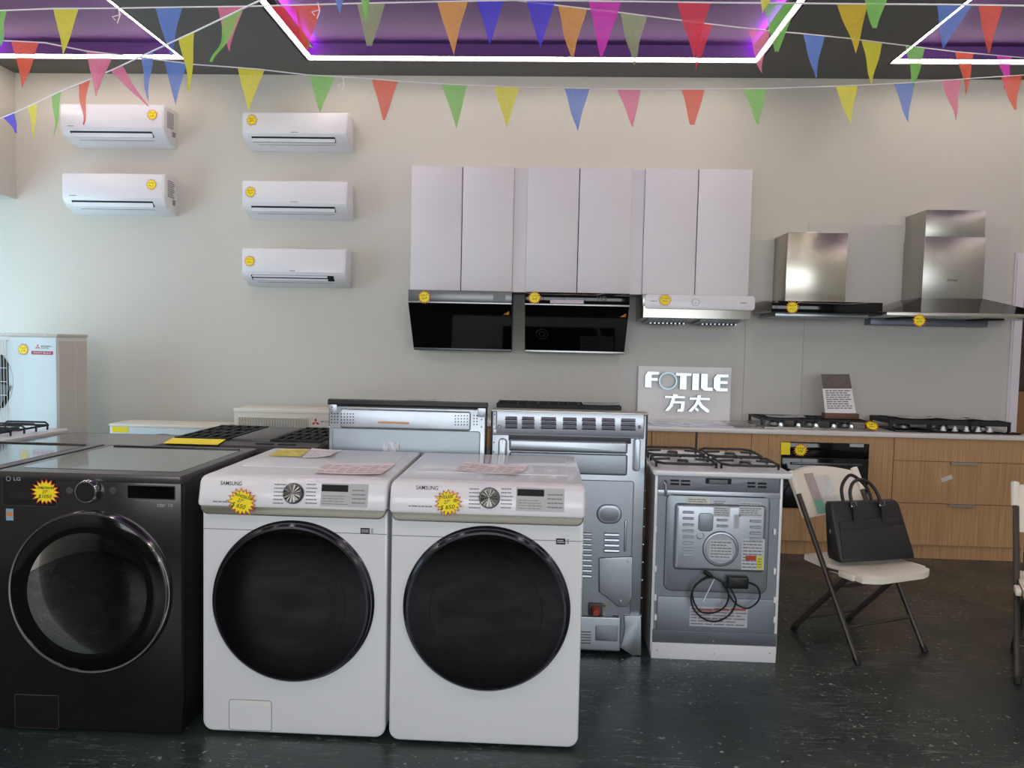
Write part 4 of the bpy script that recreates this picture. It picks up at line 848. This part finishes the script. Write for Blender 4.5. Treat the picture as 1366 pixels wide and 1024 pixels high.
def smooth(P, n=6):
    o = []
    for i in range(len(P)-1):
        a, b_, c, d = P[max(i-1, 0)], P[i], P[i+1], P[min(i+2, len(P)-1)]
        for k in range(n): t = k/n; o.append(.5*((2*b_)+(c-a)*t+(2*a-5*b_+4*c-d)*t*t+(3*b_-a-3*c+d)*t*t*t))
    return o+[P[-1]]
loop = cur([(496, 622), (532, 640), (545, 680), (528, 715), (486, 738), (440, 718), (408, 680), (372, 618), (318, 600), (262, 630), (236, 680), (250, 745), (300, 788), (352, 796), (406, 768), (436, 716), (430, 680), (402, 636), (352, 606), (318, 586)], -.052)
B().tube(smooth(loop), .0042, 8).build('power_cord', RUBBER, T)
B().tube(smooth(cur([(318, 590), (256, 636), (244, 690), (276, 752), (330, 762), (384, 738), (406, 690), (396, 640)], -.044)), .0042, 8).build('power_cord', RUBBER, T)
B().tube(cur([(330, 594), (296, 574)], -.052), [.008, .011], 10).build('plug', RUBBER, T)
B().tube(cur([(344, 600), (314, 660), (290, 708)], -.05), .0022, 6).build('cable_tie', W_PLAST, T)
emb('lower_panel', T, q3, 84, 630, 716, 862, .012, .006, yW, GALVD, .004)
lb = lab('instruction_label', 236, 502, 752, 832, yW-.0062, mat('label_grey', rgb(186, 186, 192), .5), 6, 40)
for u0, u1 in ((272, 340), (346, 416), (424, 494)): emb('label_header', lb, q3, u0, u1, 754, 762, .0005, .0016, yW-.0062, mat('label_red', (0,)*4), 0, 0)
emb('base_strip', T, q3, 66, 632, 868, 925, .002, .012, yW, mat('strip_dark', rgb(104, 108, 114), .45, .5), .002)
emb('kick_strip', T, q3, 60, 628, 925, 982, .002, .018, yW, W_PAINT, .002)
for u, v in ((88, 938), (345, 955), (598, 952), (344, 900)): screw(T, q3(u, v), yW-.018 if v > 930 else yW-.012, .004)
for v in (380, 560, 690, 780): emb('rail_clip', T, q3, 76, 88, v, v+26, .002, .012, yW, W_PLAST); emb('rail_clip', T, q3, 618, 630, v+12, v+38, .002, .012, yW, W_PLAST)
xm = (x0+x1)/2
for gx0, gx1 in ((x0+.005, xm-.012), (xm+.012, x1-.02)):
    for gy0, gy1 in ((yW-.03, yW+.235), (yW+.255, yW+.54)):
        g = B(); z = .949
        loopg = [(gx0+.03, gy0), (gx1-.03, gy0), (gx1, gy0+.04), (gx1, gy1-.04), (gx1-.03, gy1), (gx0+.03, gy1), (gx0, gy1-.04), (gx0, gy0+.04)]
        g.tube([Vector((a, c_, z)) for a, c_ in loopg], .0065, 6, True)
        for a, c_, d_, e_ in (((gx0+gx1)/2, gy0, (gx0+gx1)/2, gy0+.07), ((gx0+gx1)/2, gy1, (gx0+gx1)/2, gy1-.07), (gx0, (gy0+gy1)/2, gx0+.08, (gy0+gy1)/2), (gx1, (gy0+gy1)/2, gx1-.08, (gy0+gy1)/2)): g.tube([Vector((a, c_, z)), Vector((d_, e_, z+.004))], .0055, 6)
        for a, c_ in ((gx0, gy0+.04), (gx1, gy0+.04), (gx0, gy1-.04), (gx1, gy1-.04)): g.tube([Vector((a, c_, .925)), Vector((a, c_, z))], .006, 6)
        g.build('grate', IRON, T); burner(T, (gx0+gx1)/2, (gy0+gy1)/2, .926, .032)
# ------------------------------------------------------------------ stoves behind the laundry row
T = thing('gas_range', 'dark grey gas range with cast iron grates, griddle and yellow tag behind the washers', 'range', (-1.585, 4.2, 0))
x0, x1, y0, y1, zt3 = -1.995, -1.172, 3.835, 4.58, .940
SL = mat('slate_steel', rgb(70, 66, 66), .35, .6)
B().box(x0+.01, x1-.01, y0+.03, y1, 0, .905, .004).build('body', mat('black_side', (0,)*4), T)
B().box(x0, x1, y0, y1, .903, zt3-.012, .006).build('top_plate', SL, T)
B().prism([(y0-.004, .905), (y0+.09, .905), (y0+.09, zt3+.006), (y0+.01, zt3-.006)], 'x', x0, x1, .003).build('rear_vent_strip', SL, T)
for xa in (x0+.48, x0+.60): B().obox((xa+.05, y0+.05, zt3+.001), UX, Vector((0, .99, .13)).normalized(), Vector((0, -.13, .99)).normalized(), .048, .008, .002).build('vent_slot', SLOT, T)
for gx0, gx1 in ((x0+.02, x0+.30), (x1-.27, x1-.02)):
    grate(T, gx0, gx1, y0+.12, y0+.40, zt3-.012, zt3+.018, 4); grate(T, gx0, gx1, y0+.42, y1-.05, zt3-.012, zt3+.018, 4)
    for yy in (y0+.26, y0+.56): burner(T, (gx0+gx1)/2, yy, zt3-.012, .04)
B().box(x0+.32, x1-.29, y0+.12, y1-.05, zt3-.01, zt3+.017, .008).build('griddle_plate', mat('griddle_grey', rgb(92, 88, 88), .4, .5), T)
B().obox((x0+.155, y0+.045, zt3+.0045), UX, Vector((0, .99, .15)).normalized(), Vector((0, -.15, .99)).normalized(), .145, .05, .0012).build('yellow_tag', YEL, T)
T = thing('electric_range', 'black glass-topped electric range behind the black washer', 'range', (-2.385, 3.93, 0))
x0, x1, y0, y1 = -2.75, -2.02, 3.58, 4.28
B().box(x0+.005, x1-.005, y0+.02, y1, 0, .905, .004).build('body', mat('black_side', (0,)*4), T)
B().prism(rrect(x0, x1, y0, y1, .01), 'z', .904, .922, .004, 2).build('top_frame', SL, T)
B().prism(rrect(x0+.02, x1-.02, y0+.05, y1-.03, .01), 'z', .9215, .9232, .0006, 1).build('glass_top', mat('smoke_top_glass', (0,)*4), T)
T = thing('gas_range', 'white gas range with black wire pan supports at the far left', 'range', (-3.25, 4.1, 0))
x0, x1, y0, y1 = -3.55, -2.875, 3.72, 4.42
B().box(x0+.006, x1-.006, y0+.01, y1-.01, 0, .9, .004).build('body', W_PAINT, T)
B().prism(rrect(x0, x1, y0, y1, .02), 'z', .898, .926, .008, 3).build('top_plate', W_PAINT, T)
for i in range(2):
    for j in range(2):
        cx, cy = x0+.17+i*.30, y0+.20+j*.31; burner(T, cx, cy, .926, .03)
        g = B(); r = .006
        for dy in (-.10, 0, .10): g.tube([Vector((cx-.13, cy+dy, .926)), Vector((cx-.13, cy+dy, .960)), Vector((cx-.115, cy+dy, .970)), Vector((cx+.115, cy+dy, .970)), Vector((cx+.13, cy+dy, .960)), Vector((cx+.13, cy+dy, .926))], r, 8)
        g.tube([Vector((cx-.12, cy-.12, .950)), Vector((cx+.12, cy-.12, .950)), Vector((cx+.12, cy+.12, .950)), Vector((cx-.12, cy+.12, .950))], r, 8, True); g.build('pan_support', IRON, T)
# ------------------------------------------------------------------ outdoor condensers along the wall
CRE = mat('condenser_white', rgb(214, 216, 212), .4); CRES = mat('condenser_side', rgb(206, 200, 190), .45)
T = thing('outdoor_condenser', 'tall white outdoor condenser unit with fan grille against the back wall', 'condenser', (-4.0, 5.55, 0))
x0, x1, y0, y1, zt4 = -4.50, -3.555, 5.335, 5.70, 1.497
B().box(x0, x1, y0, y1, .04, zt4-.02, .012, 3).build('casing', CRE, T)
B().box(x0-.004, x1+.004, y0-.006, y1+.004, zt4-.024, zt4, .005).build('top_cover', CRES, T)
B().box(x1-.001, x1+.003, y0+.02, y0+.20, .06, zt4-.05, .001, 1).build('side_panel', CRES, T); B().box(x1-.001, x1+.003, y0+.21, y1-.01, .06, zt4-.05, .001, 1).build('side_panel', CRES, T)
B().box(x1-.365, x1-.004, y0-.004, y0+.004, .06, zt4-.03, .002, 1).build('front_panel', mat('condenser_front', rgb(204, 214, 214), .25, coat=.3), T)
for x in (x0+.1, x1-.1): B().box(x-.03, x+.03, y0+.02, y1-.02, 0, .042).build('foot', BLACK, T)
for cz in (1.14, .48):
    cx = x1-.60; f = B().lathe([(.27, -.004), (.262, .0), (.0, .0)], (cx, y0-.001, cz), 'y', 48).build('fan_opening', SLOT, T)
    for k in range(3):
        a = rad(90+120*k); n = Vector((-math.sin(a), 0, math.cos(a))); d = Vector((math.cos(a), 0, math.sin(a)))
        b = B(); b.sheet([[Vector((cx, y0-.006, cz))+d*(.05+.19*i/4)+n*((j-1)*(.04+.06*i/4)/1.0)+Vector((0, -.006*j, 0)) for j in range(3)] for i in range(5)]); b.build('fan_blade', mat('blade_grey', rgb(96, 98, 100), .5), f)
    g = B(); gx0, gx1 = cx-.31, cx+.235
    for i in range(25): x = gx0+(gx1-gx0)*i/24; g.tube([Vector((x, y0-.022, cz-.31)), Vector((x, y0-.022, cz+.31))], .0022, 5)
    for i in range(7): z = cz-.3+.1*i; g.tube([Vector((gx0, y0-.025, z)), Vector((gx1, y0-.025, z))], .003, 5)
    for x in (gx0, gx1):
        for z in (cz-.3, cz+.3): g.tube([Vector((x, y0-.022, z)), Vector((x, y0, z))], .004, 5)
    stuff(g.build('fan_grille', CRE, T))
p = py(61, 463, y0); b = B()
for a0 in (90, 210, 330):
    a = rad(a0); d = Vector((math.cos(a), 0, math.sin(a))); n = Vector((-d.z, 0, d.x)); o = Vector((p.x-.10*0, y0-.0048, p.z))
    b._f([b.bm.verts.new(k) for k in (o, o+d*.011+n*.0062, o+d*.022, o+d*.011-n*.0062)])
LR = mat('logo_red', rgb(196, 30, 50), .5)
o = b.build('logo_mark', LR, T, smooth=False); o.location.x -= .058; o.location.z += 0
b = B(); put_text(b, 'MITSUBISHI', (p.x-.032, y0-.0048, p.z+.002), UX*.075, UZ*.010, .01); put_text(b, 'ELECTRIC', (p.x-.032, y0-.0048, p.z-.012), UX*.058, UZ*.010, .01); b.build('brand_lettering', INKK, T, smooth=False)
p = py(57, 470.5, y0); rb = B().box(p.x-.082, p.x+.080, y0-.0052, y0-.0038, p.z-.013, p.z+.013).build('red_banner', mat('banner_red', rgb(168, 52, 78), .5), T)
b = B(); put_text(b, 'SMART MULTI', (p.x-.066, y0-.0058, p.z-.005), UX*.130, UZ*.010, .008); b.build('banner_lettering', PAPER, rb, smooth=False)
cc = py(31, 466, y0-.006); sticker(T, (cc.x, y0-.006, cc.z), .044, 0, seed=25)
for u, v in ((6, 443.5), (62, 446), (19, 536)): p = py(u, v, y0-.004); screw(T, p, y0-.005, .004)
T = thing('outdoor_condenser', 'low white outdoor condenser with round grille left of the ribbed one', 'condenser', (-2.78, 5.55, 0), group='low outdoor condensers by the wall')
x0, x1, y0, y1, zt5 = -3.195, -2.36, 5.38, 5.68, .845
B().box(x0, x1, y0, y1, .03, zt5-.012, .01, 3).build('casing', mat('condenser_front', (0,)*4), T); B().box(x0-.004, x1+.004, y0-.004, y1+.004, zt5-.022, zt5, .005).build('top_cover', mat('condenser_cream', rgb(222, 214, 198), .45), T)
for x in (x0+.1, x1-.1): B().box(x-.03, x+.03, y0+.02, y1-.02, 0, .032).build('foot', BLACK, T)
cx = X(218, 590, y0)
for rr in (.09, .135, .18, .225, .27): B().tube([Vector((cx+rr*math.cos(a*.1309), y0-.008, .50+rr*math.sin(a*.1309))) for a in range(48)], .004, 6, True).build('grille_ring', CRE, T)
B().lathe([(.28, -.002), (0, -.002)], (cx, y0, .50), 'y', 48).build('fan_opening', mat('fan_grey', rgb(120, 124, 126), .6), T)
p = py(160, 573, y0-.003); B().box(p.x-.06, p.x+.06, y0-.0025, y0, p.z-.02, p.z+.022).build('yellow_label', YEL, T)
T = thing('outdoor_condenser', 'low cream outdoor condenser with ribbed grille and red logo left of the perforated range', 'condenser', (-1.95, 5.65, 0), group='low outdoor condensers by the wall')
x0, x1, y0, y1, zt6 = -2.31, -1.50, 5.50, 5.80, .972
CRM = mat('condenser_cream', (0,)*4)
B().box(x0, x1, y0, y1, .03, zt6-.012, .01, 3).build('casing', mat('condenser_beige', rgb(206, 198, 182), .45), T); B().box(x0-.004, x1+.004, y0-.004, y1+.004, zt6-.03, zt6, .005).build('top_cover', CRM, T)
for x in (x0+.1, x1-.1): B().box(x-.03, x+.03, y0+.02, y1-.02, 0, .032).build('foot', BLACK, T)
gx0, gx1, gz1 = X(319, 557, y0), X(410, 560, y0), Z(360, 556, y0)
B().box(gx0, gx1, y0-.003, y0, .30, gz1, .001, 1).build('grille_back', mat('fan_grey', (0,)*4), T)
B().lathe([(.2, -.0035), (0, -.0035)], ((gx0+gx1)/2+.03, y0, gz1-.24), 'y', 40).build('fan_opening', SLOT, T)
g = B()
for i in range(44): x = gx0+(gx1-gx0)*i/43; g.box(x-.0028, x+.0028, y0-.013, y0-.004, .30, gz1-.004)
g.box(gx0, gx1, y0-.014, y0-.003, gz1-.006, gz1+.006); stuff(g.build('grille_ribs', CRM, T))
p = py(421, 563, y0); b = B()
for a0 in (90, 210, 330):
    a = rad(a0); d = Vector((math.cos(a), 0, math.sin(a))); n = Vector((-d.z, 0, d.x)); o = Vector((p.x, y0-.0012, p.z))
    b._f([b.bm.verts.new(k) for k in (o, o+d*.016+n*.0092, o+d*.032, o+d*.016-n*.0092)])
b.build('logo_mark', LR, T, smooth=False)
b = B(); put_text(b, 'MITSUBISHI', (p.x+.04, y0-.0012, p.z), UX*.11, UZ*.014, .01); b.build('brand_lettering', INKG, T, smooth=False)
# ------------------------------------------------------------------ folding chairs and the bag
CW = mat('chair_plastic', rgb(232, 224, 208), .45); CG = mat('chair_steel', rgb(74, 68, 62), .42, .4)
def chair(label, loc, rz, extras):
    T = thing('folding_chair', label, 'chair', loc, rz, group='white folding chairs', local=True)
    def L(b, nm, M, par=T, **k): return b.build(nm, M, par, local=True, **k)
    def yb(z): return -.226 + .50*(z/.86)                    # the long back tubes
    for s in (-1, 1):
        x = s*.225
        L(B().tube([(x, yb(.02), .02), (x, yb(.82), .82)], .013, 10, flat=1.25), 'leg', CG); L(B().tube([(x, yb(0)-.002, 0), (x, yb(.03), .03)], .0155, 10), 'foot_cap', RUBBER)
        xr = s*.195
        L(B().tube([(xr, .226, .02), (xr, -.10, .375), (xr, -.135, .395)], .013, 10, flat=1.25), 'leg', CG); L(B().tube([(xr, .234, 0), (xr, .212, .03)], .0155, 10), 'foot_cap', RUBBER)
        L(B().tube([(s*.208, yb(.40)+.01, .400), (s*.208, -.16, .412)], .010, 8, flat=1.5), 'seat_rail', CG)
    L(B().tube([(-.225, yb(.15), .15), (.225, yb(.15), .15)], .009, 8), 'cross_bar', CG); L(B().tube([(-.195, .165, .087), (.195, .165, .087)], .009, 8), 'cross_bar', CG)
    L(B().tube([(-.195, -.05, .332), (-.1, -.03, .31), (.1, -.03, .31), (.195, -.05, .332)], .009, 8), 'cross_bar', CG)
    # seat: dished slab with rounded front
    g = []; n = 10
    def seat_pt(u, v, top):
        w = .226 - .03*max(0, v-.6); x = (u*2-1)*w+.008; y = -.262+.427*v; e = max(abs(u*2-1), abs(v*2-1)); z = .432 + .010*(v) - .012*math.cos((u-.5)*3)*math.sin(v*3.1)
        if e > .93: z -= .012
        cut = .035*max(0, abs(u*2-1)-.7)/.3
        if v < .1: y += cut*1.2
        return Vector((x, y, z if top else z-.028))
    b = B(); rows_t = [[seat_pt(i/n, j/n, True) for j in range(n+1)] for i in range(n+1)]; rows_b = [[seat_pt(i/n, j/n, False) for j in range(n+1)] for i in range(n+1)]
    b.sheet(rows_t); b.sheet(rows_b)
    per = [(i, 0) for i in range(n)]+[(n, j) for j in range(n)]+[(n-i, n) for i in range(n)]+[(0, n-j) for j in range(n)]
    for k in range(len(per)):
        (i, j), (i2, j2) = per[k], per[(k+1) % len(per)]; b._f([b.bm.verts.new(p) for p in (rows_t[i][j], rows_t[i2][j2], rows_b[i2][j2], rows_b[i][j])])
    bmesh.ops.remove_doubles(b.bm, verts=b.bm.verts, dist=.0005); L(b, 'seat', CW, sharp=50)
    for s in (-1, 1): L(B().box(s*.236-.012, s*.236+.012, -.19, -.10, .395, .425, .006), 'seat_clip', CW)
    b = B(); gt = []; gb = []
    for i in range(n+1):
        u = i/n*2-1; rt = []; rb_ = []
        for j in range(7):
            v = j/6; z = .625+.235*v-(.03*u*u if v > .99 else 0); x = u*(.232+.008*v); y = yb(z)+.012+.040*(1-u*u); rt.append(Vector((x, y-.010, z))); rb_.append(Vector((x, y+.014, z)))
        gt.append(rt); gb.append(rb_)
    b.sheet(gt); b.sheet(gb); m_ = 6
    per = [(i, 0) for i in range(n)]+[(n, j) for j in range(m_)]+[(n-i, m_) for i in range(n)]+[(0, m_-j) for j in range(m_)]
    for k in range(len(per)):
        (i, j), (i2, j2) = per[k], per[(k+1) % len(per)]; b._f([b.bm.verts.new(p) for p in (gt[i][j], gt[i2][j2], gb[i2][j2], gb[i][j])])
    bmesh.ops.remove_doubles(b.bm, verts=b.bm.verts, dist=.0005); bk = L(b, 'backrest', CW, sharp=50)
    for s in (-1, 1): L(B().tube([(s*.227, yb(.74), .74), (s*.227, yb(.85)+.002, .85)], .019, 10), 'tube_sleeve', CW)
    if extras:
        def lb(nm, x0_, x1_, z0_, z1_, M):
            b = B(); P = [(x0_, z0_), (x1_, z0_), (x1_, z1_), (x0_, z1_)]
            b._f([b.bm.verts.new((x, yb(z)+.012+.040*(1-(x/.235)**2)-.0125, z)) for x, z in P]); return L(b, nm, M, bk, smooth=False)
        lb('photo_label', -.115, -.045, .70, .83, mat('label_mauve', rgb(170, 156, 152), .5, noise=(30, .3))); lb('teal_label', -.115, -.045, .635, .70, mat('label_teal', rgb(120, 190, 165), .5)); lb('text_label', -.035, .062, .66, .815, mat('label_dots', rgb(214, 212, 206), .5, noise=(60, .25)))
    return T
chair('white plastic folding chair holding the black bag, printed labels on its back', (1.646, 3.881, 0), rad(25), True)
chair('white plastic folding chair cut off by the right edge of the photo', (2.491, 3.539, 0), rad(-26), False)
T = thing('briefcase', 'black leather briefcase with two handles standing on the folding chair seat', 'bag', (0, 0, 0), rad(17), local=True)
bl = py(1166, 742, 3.84); T.location = (bl.x, 3.84, .449)
LE = mat('black_leather', rgb(34, 32, 31), .5, bump=(220, .35)); lean = .16
def bp(x, y, z): return Vector((x-z*.19, y+z*lean, z))
prof = [(-.234, .0), (.205, .0), (.212, .02), (.206, .27), (.192, .288), (-.190, .288), (-.204, .27), (-.238, .02)]
b = B(); lay = []
for t, sc in ((-.052, .965), (-.045, .99), (0., 1.), (.045, .99), (.052, .965)):
    lay.append([b.bm.verts.new(bp(x*sc, t*(1-.55*z/.29), z*sc+(1-sc)*.14)) for x, z in prof])
for A, C_ in zip(lay, lay[1:]):
    for i in range(8): b._f([A[i], A[(i+1) % 8], C_[(i+1) % 8], C_[i]])
b._f(lay[0]); b._f(lay[-1][::-1]); bd = b.build('body', LE, T, local=True, sharp=50)
b = B(); b.prism([(-.222, .02), (.200, .02), (.190, .185), (.10, .172), (-.05, .165), (-.190, .170)], 'y', -.006, .0, .003, 2)
for v in b.bm.verts: v.co = bp(v.co.x, v.co.y-.052*(1-.55*v.co.z/.29), v.co.z)
b.build('front_pocket', LE, T, local=True)
b = B(); b.prism([(-.190, .150), (.190, .170), (.188, .212), (-.186, .196)], 'y', -.007, .0, .002, 2)
for v in b.bm.verts: v.co = bp(v.co.x, v.co.y-.052*(1-.55*v.co.z/.29), v.co.z)
b.build('pocket_band', LE, T, local=True)
for yy, lft in ((-.034, 0), (.030, .012)):
    pts = [bp(-.085+.002, yy, .255), bp(-.085, yy, .30), bp(-.075, yy+.004, .345), bp(-.045, yy+.006, .385), bp(0, yy+.008, .398+lft), bp(.045, yy+.006, .385), bp(.075, yy+.004, .345), bp(.085, yy, .30), bp(.083, yy, .255)]
    h = B().tube(smooth(pts, 4), .0085, 8).build('handle', LE, T, local=True)
    if yy < 0:
        for x in (-.084, .084):
            B().obox(bp(x, yy-.006, .225), UX, Vector((0, 1, lean)).normalized(), Vector((0, lean, 1)).normalized(), .013, .004, .045).build('handle_tab', LE, h, local=True)
            B().tube([bp(x-.015, yy-.012, .270), bp(x-.015, yy-.012, .295), bp(x+.015, yy-.012, .295), bp(x+.015, yy-.012, .270)], .0025, 6, True).build('buckle', CHROME, h, local=True)
B().tube([bp(-.202, -.005, .235), bp(-.214, -.008, .215), bp(-.216, -.008, .19)], .006, 6).build('zip_pull', BLACK, T, local=True)
B().tube([bp(-.207, 0, .16), bp(-.222, 0, .15), bp(-.222, 0, .135), bp(-.209, 0, .13)], .0035, 6).build('strap_ring', CHROME, T, local=True)
# ------------------------------------------------------------------ cartons in the store room
CARD = mat('cardboard', rgb(160, 116, 74), .7)
for k, (x0, y0, z0, w, d, h, l) in enumerate(((4.0, 6.60, 0, .6, .5, .82, 'large brown carton seen through the doorway, bottom of the stack'), (4.03, 6.62, .822, .5, .45, .36, 'brown carton on top of the stack in the doorway'))):
    T = thing('carton', l, 'box', (x0+w/2, y0+d/2, z0), group='cartons in the store room')
    B().box(x0, x0+w, y0, y0+d, z0, z0+h, .003).build('box', CARD, T); B().box(x0+w/2-.025, x0+w/2+.025, y0-.001, y0+d+.001, z0+h-.12, z0+h+.001).build('tape', mat('carton_tape', rgb(176, 150, 60), .4), T)
# ------------------------------------------------------------------ pennant bunting
FC = {k: cloth('pennant_'+k, c) for k, c in dict(red=rgb(252, 116, 92), crimson=rgb(250, 84, 100), yellow=rgb(246, 240, 84), green=rgb(150, 222, 118), blue=rgb(122, 156, 236), violet=rgb(96, 92, 244), pink=rgb(250, 144, 180), magenta=rgb(246, 86, 214), orange=rgb(254, 186, 104), olive=rgb(180, 190, 146), gold=rgb(248, 216, 76)).items()}
CORD = mat('bunting_tape', rgb(236, 230, 232), .6)
def bunting(label, pts, depth, flags, seed, tails=()):
    """pts: pixels along the string; depth(x): distance of the string; flags: (x0, x1, tip x, tip y, colour, droop)"""
    R = random.Random(seed)
    P = [py(x, y, depth(x)) for x, y in pts]; T = thing('pennant_bunting', label, 'bunting', P[0], group='strings of pennants under the ceiling')
    B().tube(P, .0035, 6).build('string', CORD, T)
    for kx, ky in tails:
        a = py(kx, ky, depth(kx)); B().tube([a, a+Vector((.01, 0, -.03)), a+Vector((-.025, -.01, -.045)), a+Vector((-.01, -.01, -.06))], .0028, 5).build('knot_tail', CORD, T); B().tube([a, a+Vector((.012, -.01, -.04)), a+Vector((.0, -.01, -.075))], .0028, 5).build('knot_tail', CORD, T)
    def sy(x):
        for (xa, ya), (xb, yb_) in zip(pts, pts[1:]):
            if xa <= x <= xb: return ya+(yb_-ya)*(x-xa)/(xb-xa)
        return pts[-1][1] if x > pts[-1][0] else pts[0][1]
    for x0, x1, tx, ty, c, cut in flags:
        A = py(x0, sy(x0), depth(x0)); D = py(x1, sy(x1), depth(x1)); tip = py(tx, ty, depth((x0+x1)/2)-.03)
        n, m_ = 9, 5; g = []; ph = R.uniform(0, 6); amp = R.uniform(.004, .012); nr = (D-A).cross(Vector((0, 0, 1)))
        nr = nr.normalized() if nr.length > 1e-6 else Vector((0, -1, 0))
        e = 1-cut
        for i in range(n+1):
            t = i/n*e; row = []; s_ = (t**1.25)*.35+t*.65
            for j in range(m_+1):
                u = j/m_; top = A.lerp(D, u); p = top.lerp(tip, t)
                p = p + nr*(amp*math.sin(t*7+ph)*(t+.15) + .012*t*math.sin(u*3.1)*math.sin(ph)) + (D-A)*(.05*math.sin(t*5+ph)*t*(1-t))
                row.append(p)
            g.append(row)
        f = B().sheet(g).build('pennant_flag', FC[c], T, sharp=180)
    return T
lerp = lambda a, b: (lambda x: a[1]+(b[1]-a[1])*(x-a[0])/(b[0]-a[0]))
bunting('long pennant string sagging across the back wall above the air conditioners and cabinets', [(-40, 47), (0, 54), (60, 57), (115, 68), (190, 77), (260, 86), (342, 92), (410, 100), (482, 104), (540, 109), (600, 112.5), (684, 116), (770, 118), (860, 119), (940, 119), (1026, 118), (1114, 115), (1164, 113), (1220, 110), (1290, 105), (1366, 100), (1400, 97)], lerp((0, 3.7), (1366, 4.9)),
    [(15, 52, 31, 118, 'red', 0), (115, 152, 127, 127, 'pink', 0), (219, 249, 234, 140, 'blue', 0), (317, 353, 331, 148, 'yellow', 0), (412, 446, 427, 151, 'green', 0), (496, 531, 512, 164, 'red', .08), (589, 623, 609, 171, 'green', 0), (659, 693, 676, 171, 'yellow', 0), (753, 786, 770, 176, 'blue', 0), (823, 855, 844, 171, 'pink', .05), (909, 940, 924, 178, 'red', .2), (991, 1022, 1012, 170, 'green', .08), (1114, 1144, 1134, 166, 'yellow', 0), (1192, 1219, 1211, 164, 'blue', 0), (1256, 1282, 1275, 160, 'pink', 0), (1335, 1363, 1354, 152, 'red', .1)], 1, [(457, 103)])
bunting('nearest pennant string running along the top edge of the photo', [(-30, 15.5), (0, 14), (72, 11.5), (160, 11), (242, 9.5), (330, 8.5), (478, 4.5), (620, 1.5), (684, .5), (760, 1), (850, 2), (950, 3.5), (1026, 4), (1116, 5), (1250, 6), (1366, 7.5), (1400, 8)], lerp((0, 3.7), (1366, 3.0)),
    [(-22, 9, 1, 62, 'green', 0), (71, 105, 85, 74, 'yellow', 0), (207, 243, 227, 76, 'blue', 0), (290, 326, 304, 67, 'pink', 0), (360, 396, 412, 70, 'crimson', 0), (393, 430, 407, 75, 'red', 0), (476, 514, 493, 75, 'olive', .18), (583, 624, 604, 71, 'orange', 0), (636, 672, 653, 60, 'violet', 0), (702, 741, 721, 64, 'violet', 0), (785, 829, 802, 81, 'magenta', 0), (903, 948, 926, 78, 'crimson', 0), (1018, 1064, 1035, 78, 'green', .1), (1116, 1158, 1142, 71, 'gold', 0), (1250, 1297, 1257, 67, 'blue', 0), (1305, 1338, 1318, 76, 'red', .06)], 2, [(158, 11), (424, 4)])
bunting('pennant string dropping from the top centre to the right edge', [(600, -12), (640, -6), (700, 2), (742, 7), (829, 17), (947, 32), (1026, 41), (1070, 45), (1130, 51), (1210, 61), (1275, 69), (1366, 77), (1400, 80)], lerp((600, 3.3), (1366, 5.2)),
    [(744, 783, 762, 83, 'orange', 0), (827, 863, 845, 90, 'olive', .04), (926, 951, 929, 92, 'crimson', 0), (997, 1027, 1015, 99, 'pink', 0), (1071, 1100, 1087, 104, 'blue', 0), (1149, 1177, 1163, 114, 'yellow', 0), (1208, 1234, 1219, 122, 'green', 0), (1274, 1299, 1290, 125, 'red', 0), (1330, 1350, 1342, 119, 'magenta', 0)], 3)
bunting('pennant string climbing from the left wall up to the top left', [(-12, 163), (0, 158), (20, 150), (42, 140), (80, 122), (105, 112), (150, 93), (210, 65), (258, 43), (325, 11), (365, -8)], lerp((0, 4.9), (365, 2.7)),
    [(4, 19, 24, 178, 'violet', 0), (37, 49, 46, 185, 'yellow', 0), (69, 82, 74, 181, 'green', 0), (105, 120, 110, 166, 'red', 0), (147, 163, 195, 141, 'pink', 0), (188, 205, 197, 137, 'blue', 0), (238, 259, 255, 122, 'yellow', 0), (299, 325, 287, 84, 'green', 0)], 4)
bunting('pennant string mostly above the photo with a few tips hanging into it', [(430, -26), (560, -24), (800, -22), (1000, -20), (1180, -22), (1230, -24)], lerp((430, 2.9), (1230, 2.9)),
    [(440, 470, 452, 17, 'blue', 0), (477, 500, 487, 27, 'green', 0), (1005, 1040, 1019, 14, 'yellow', 0), (1146, 1190, 1167, 46, 'green', .12)], 5)
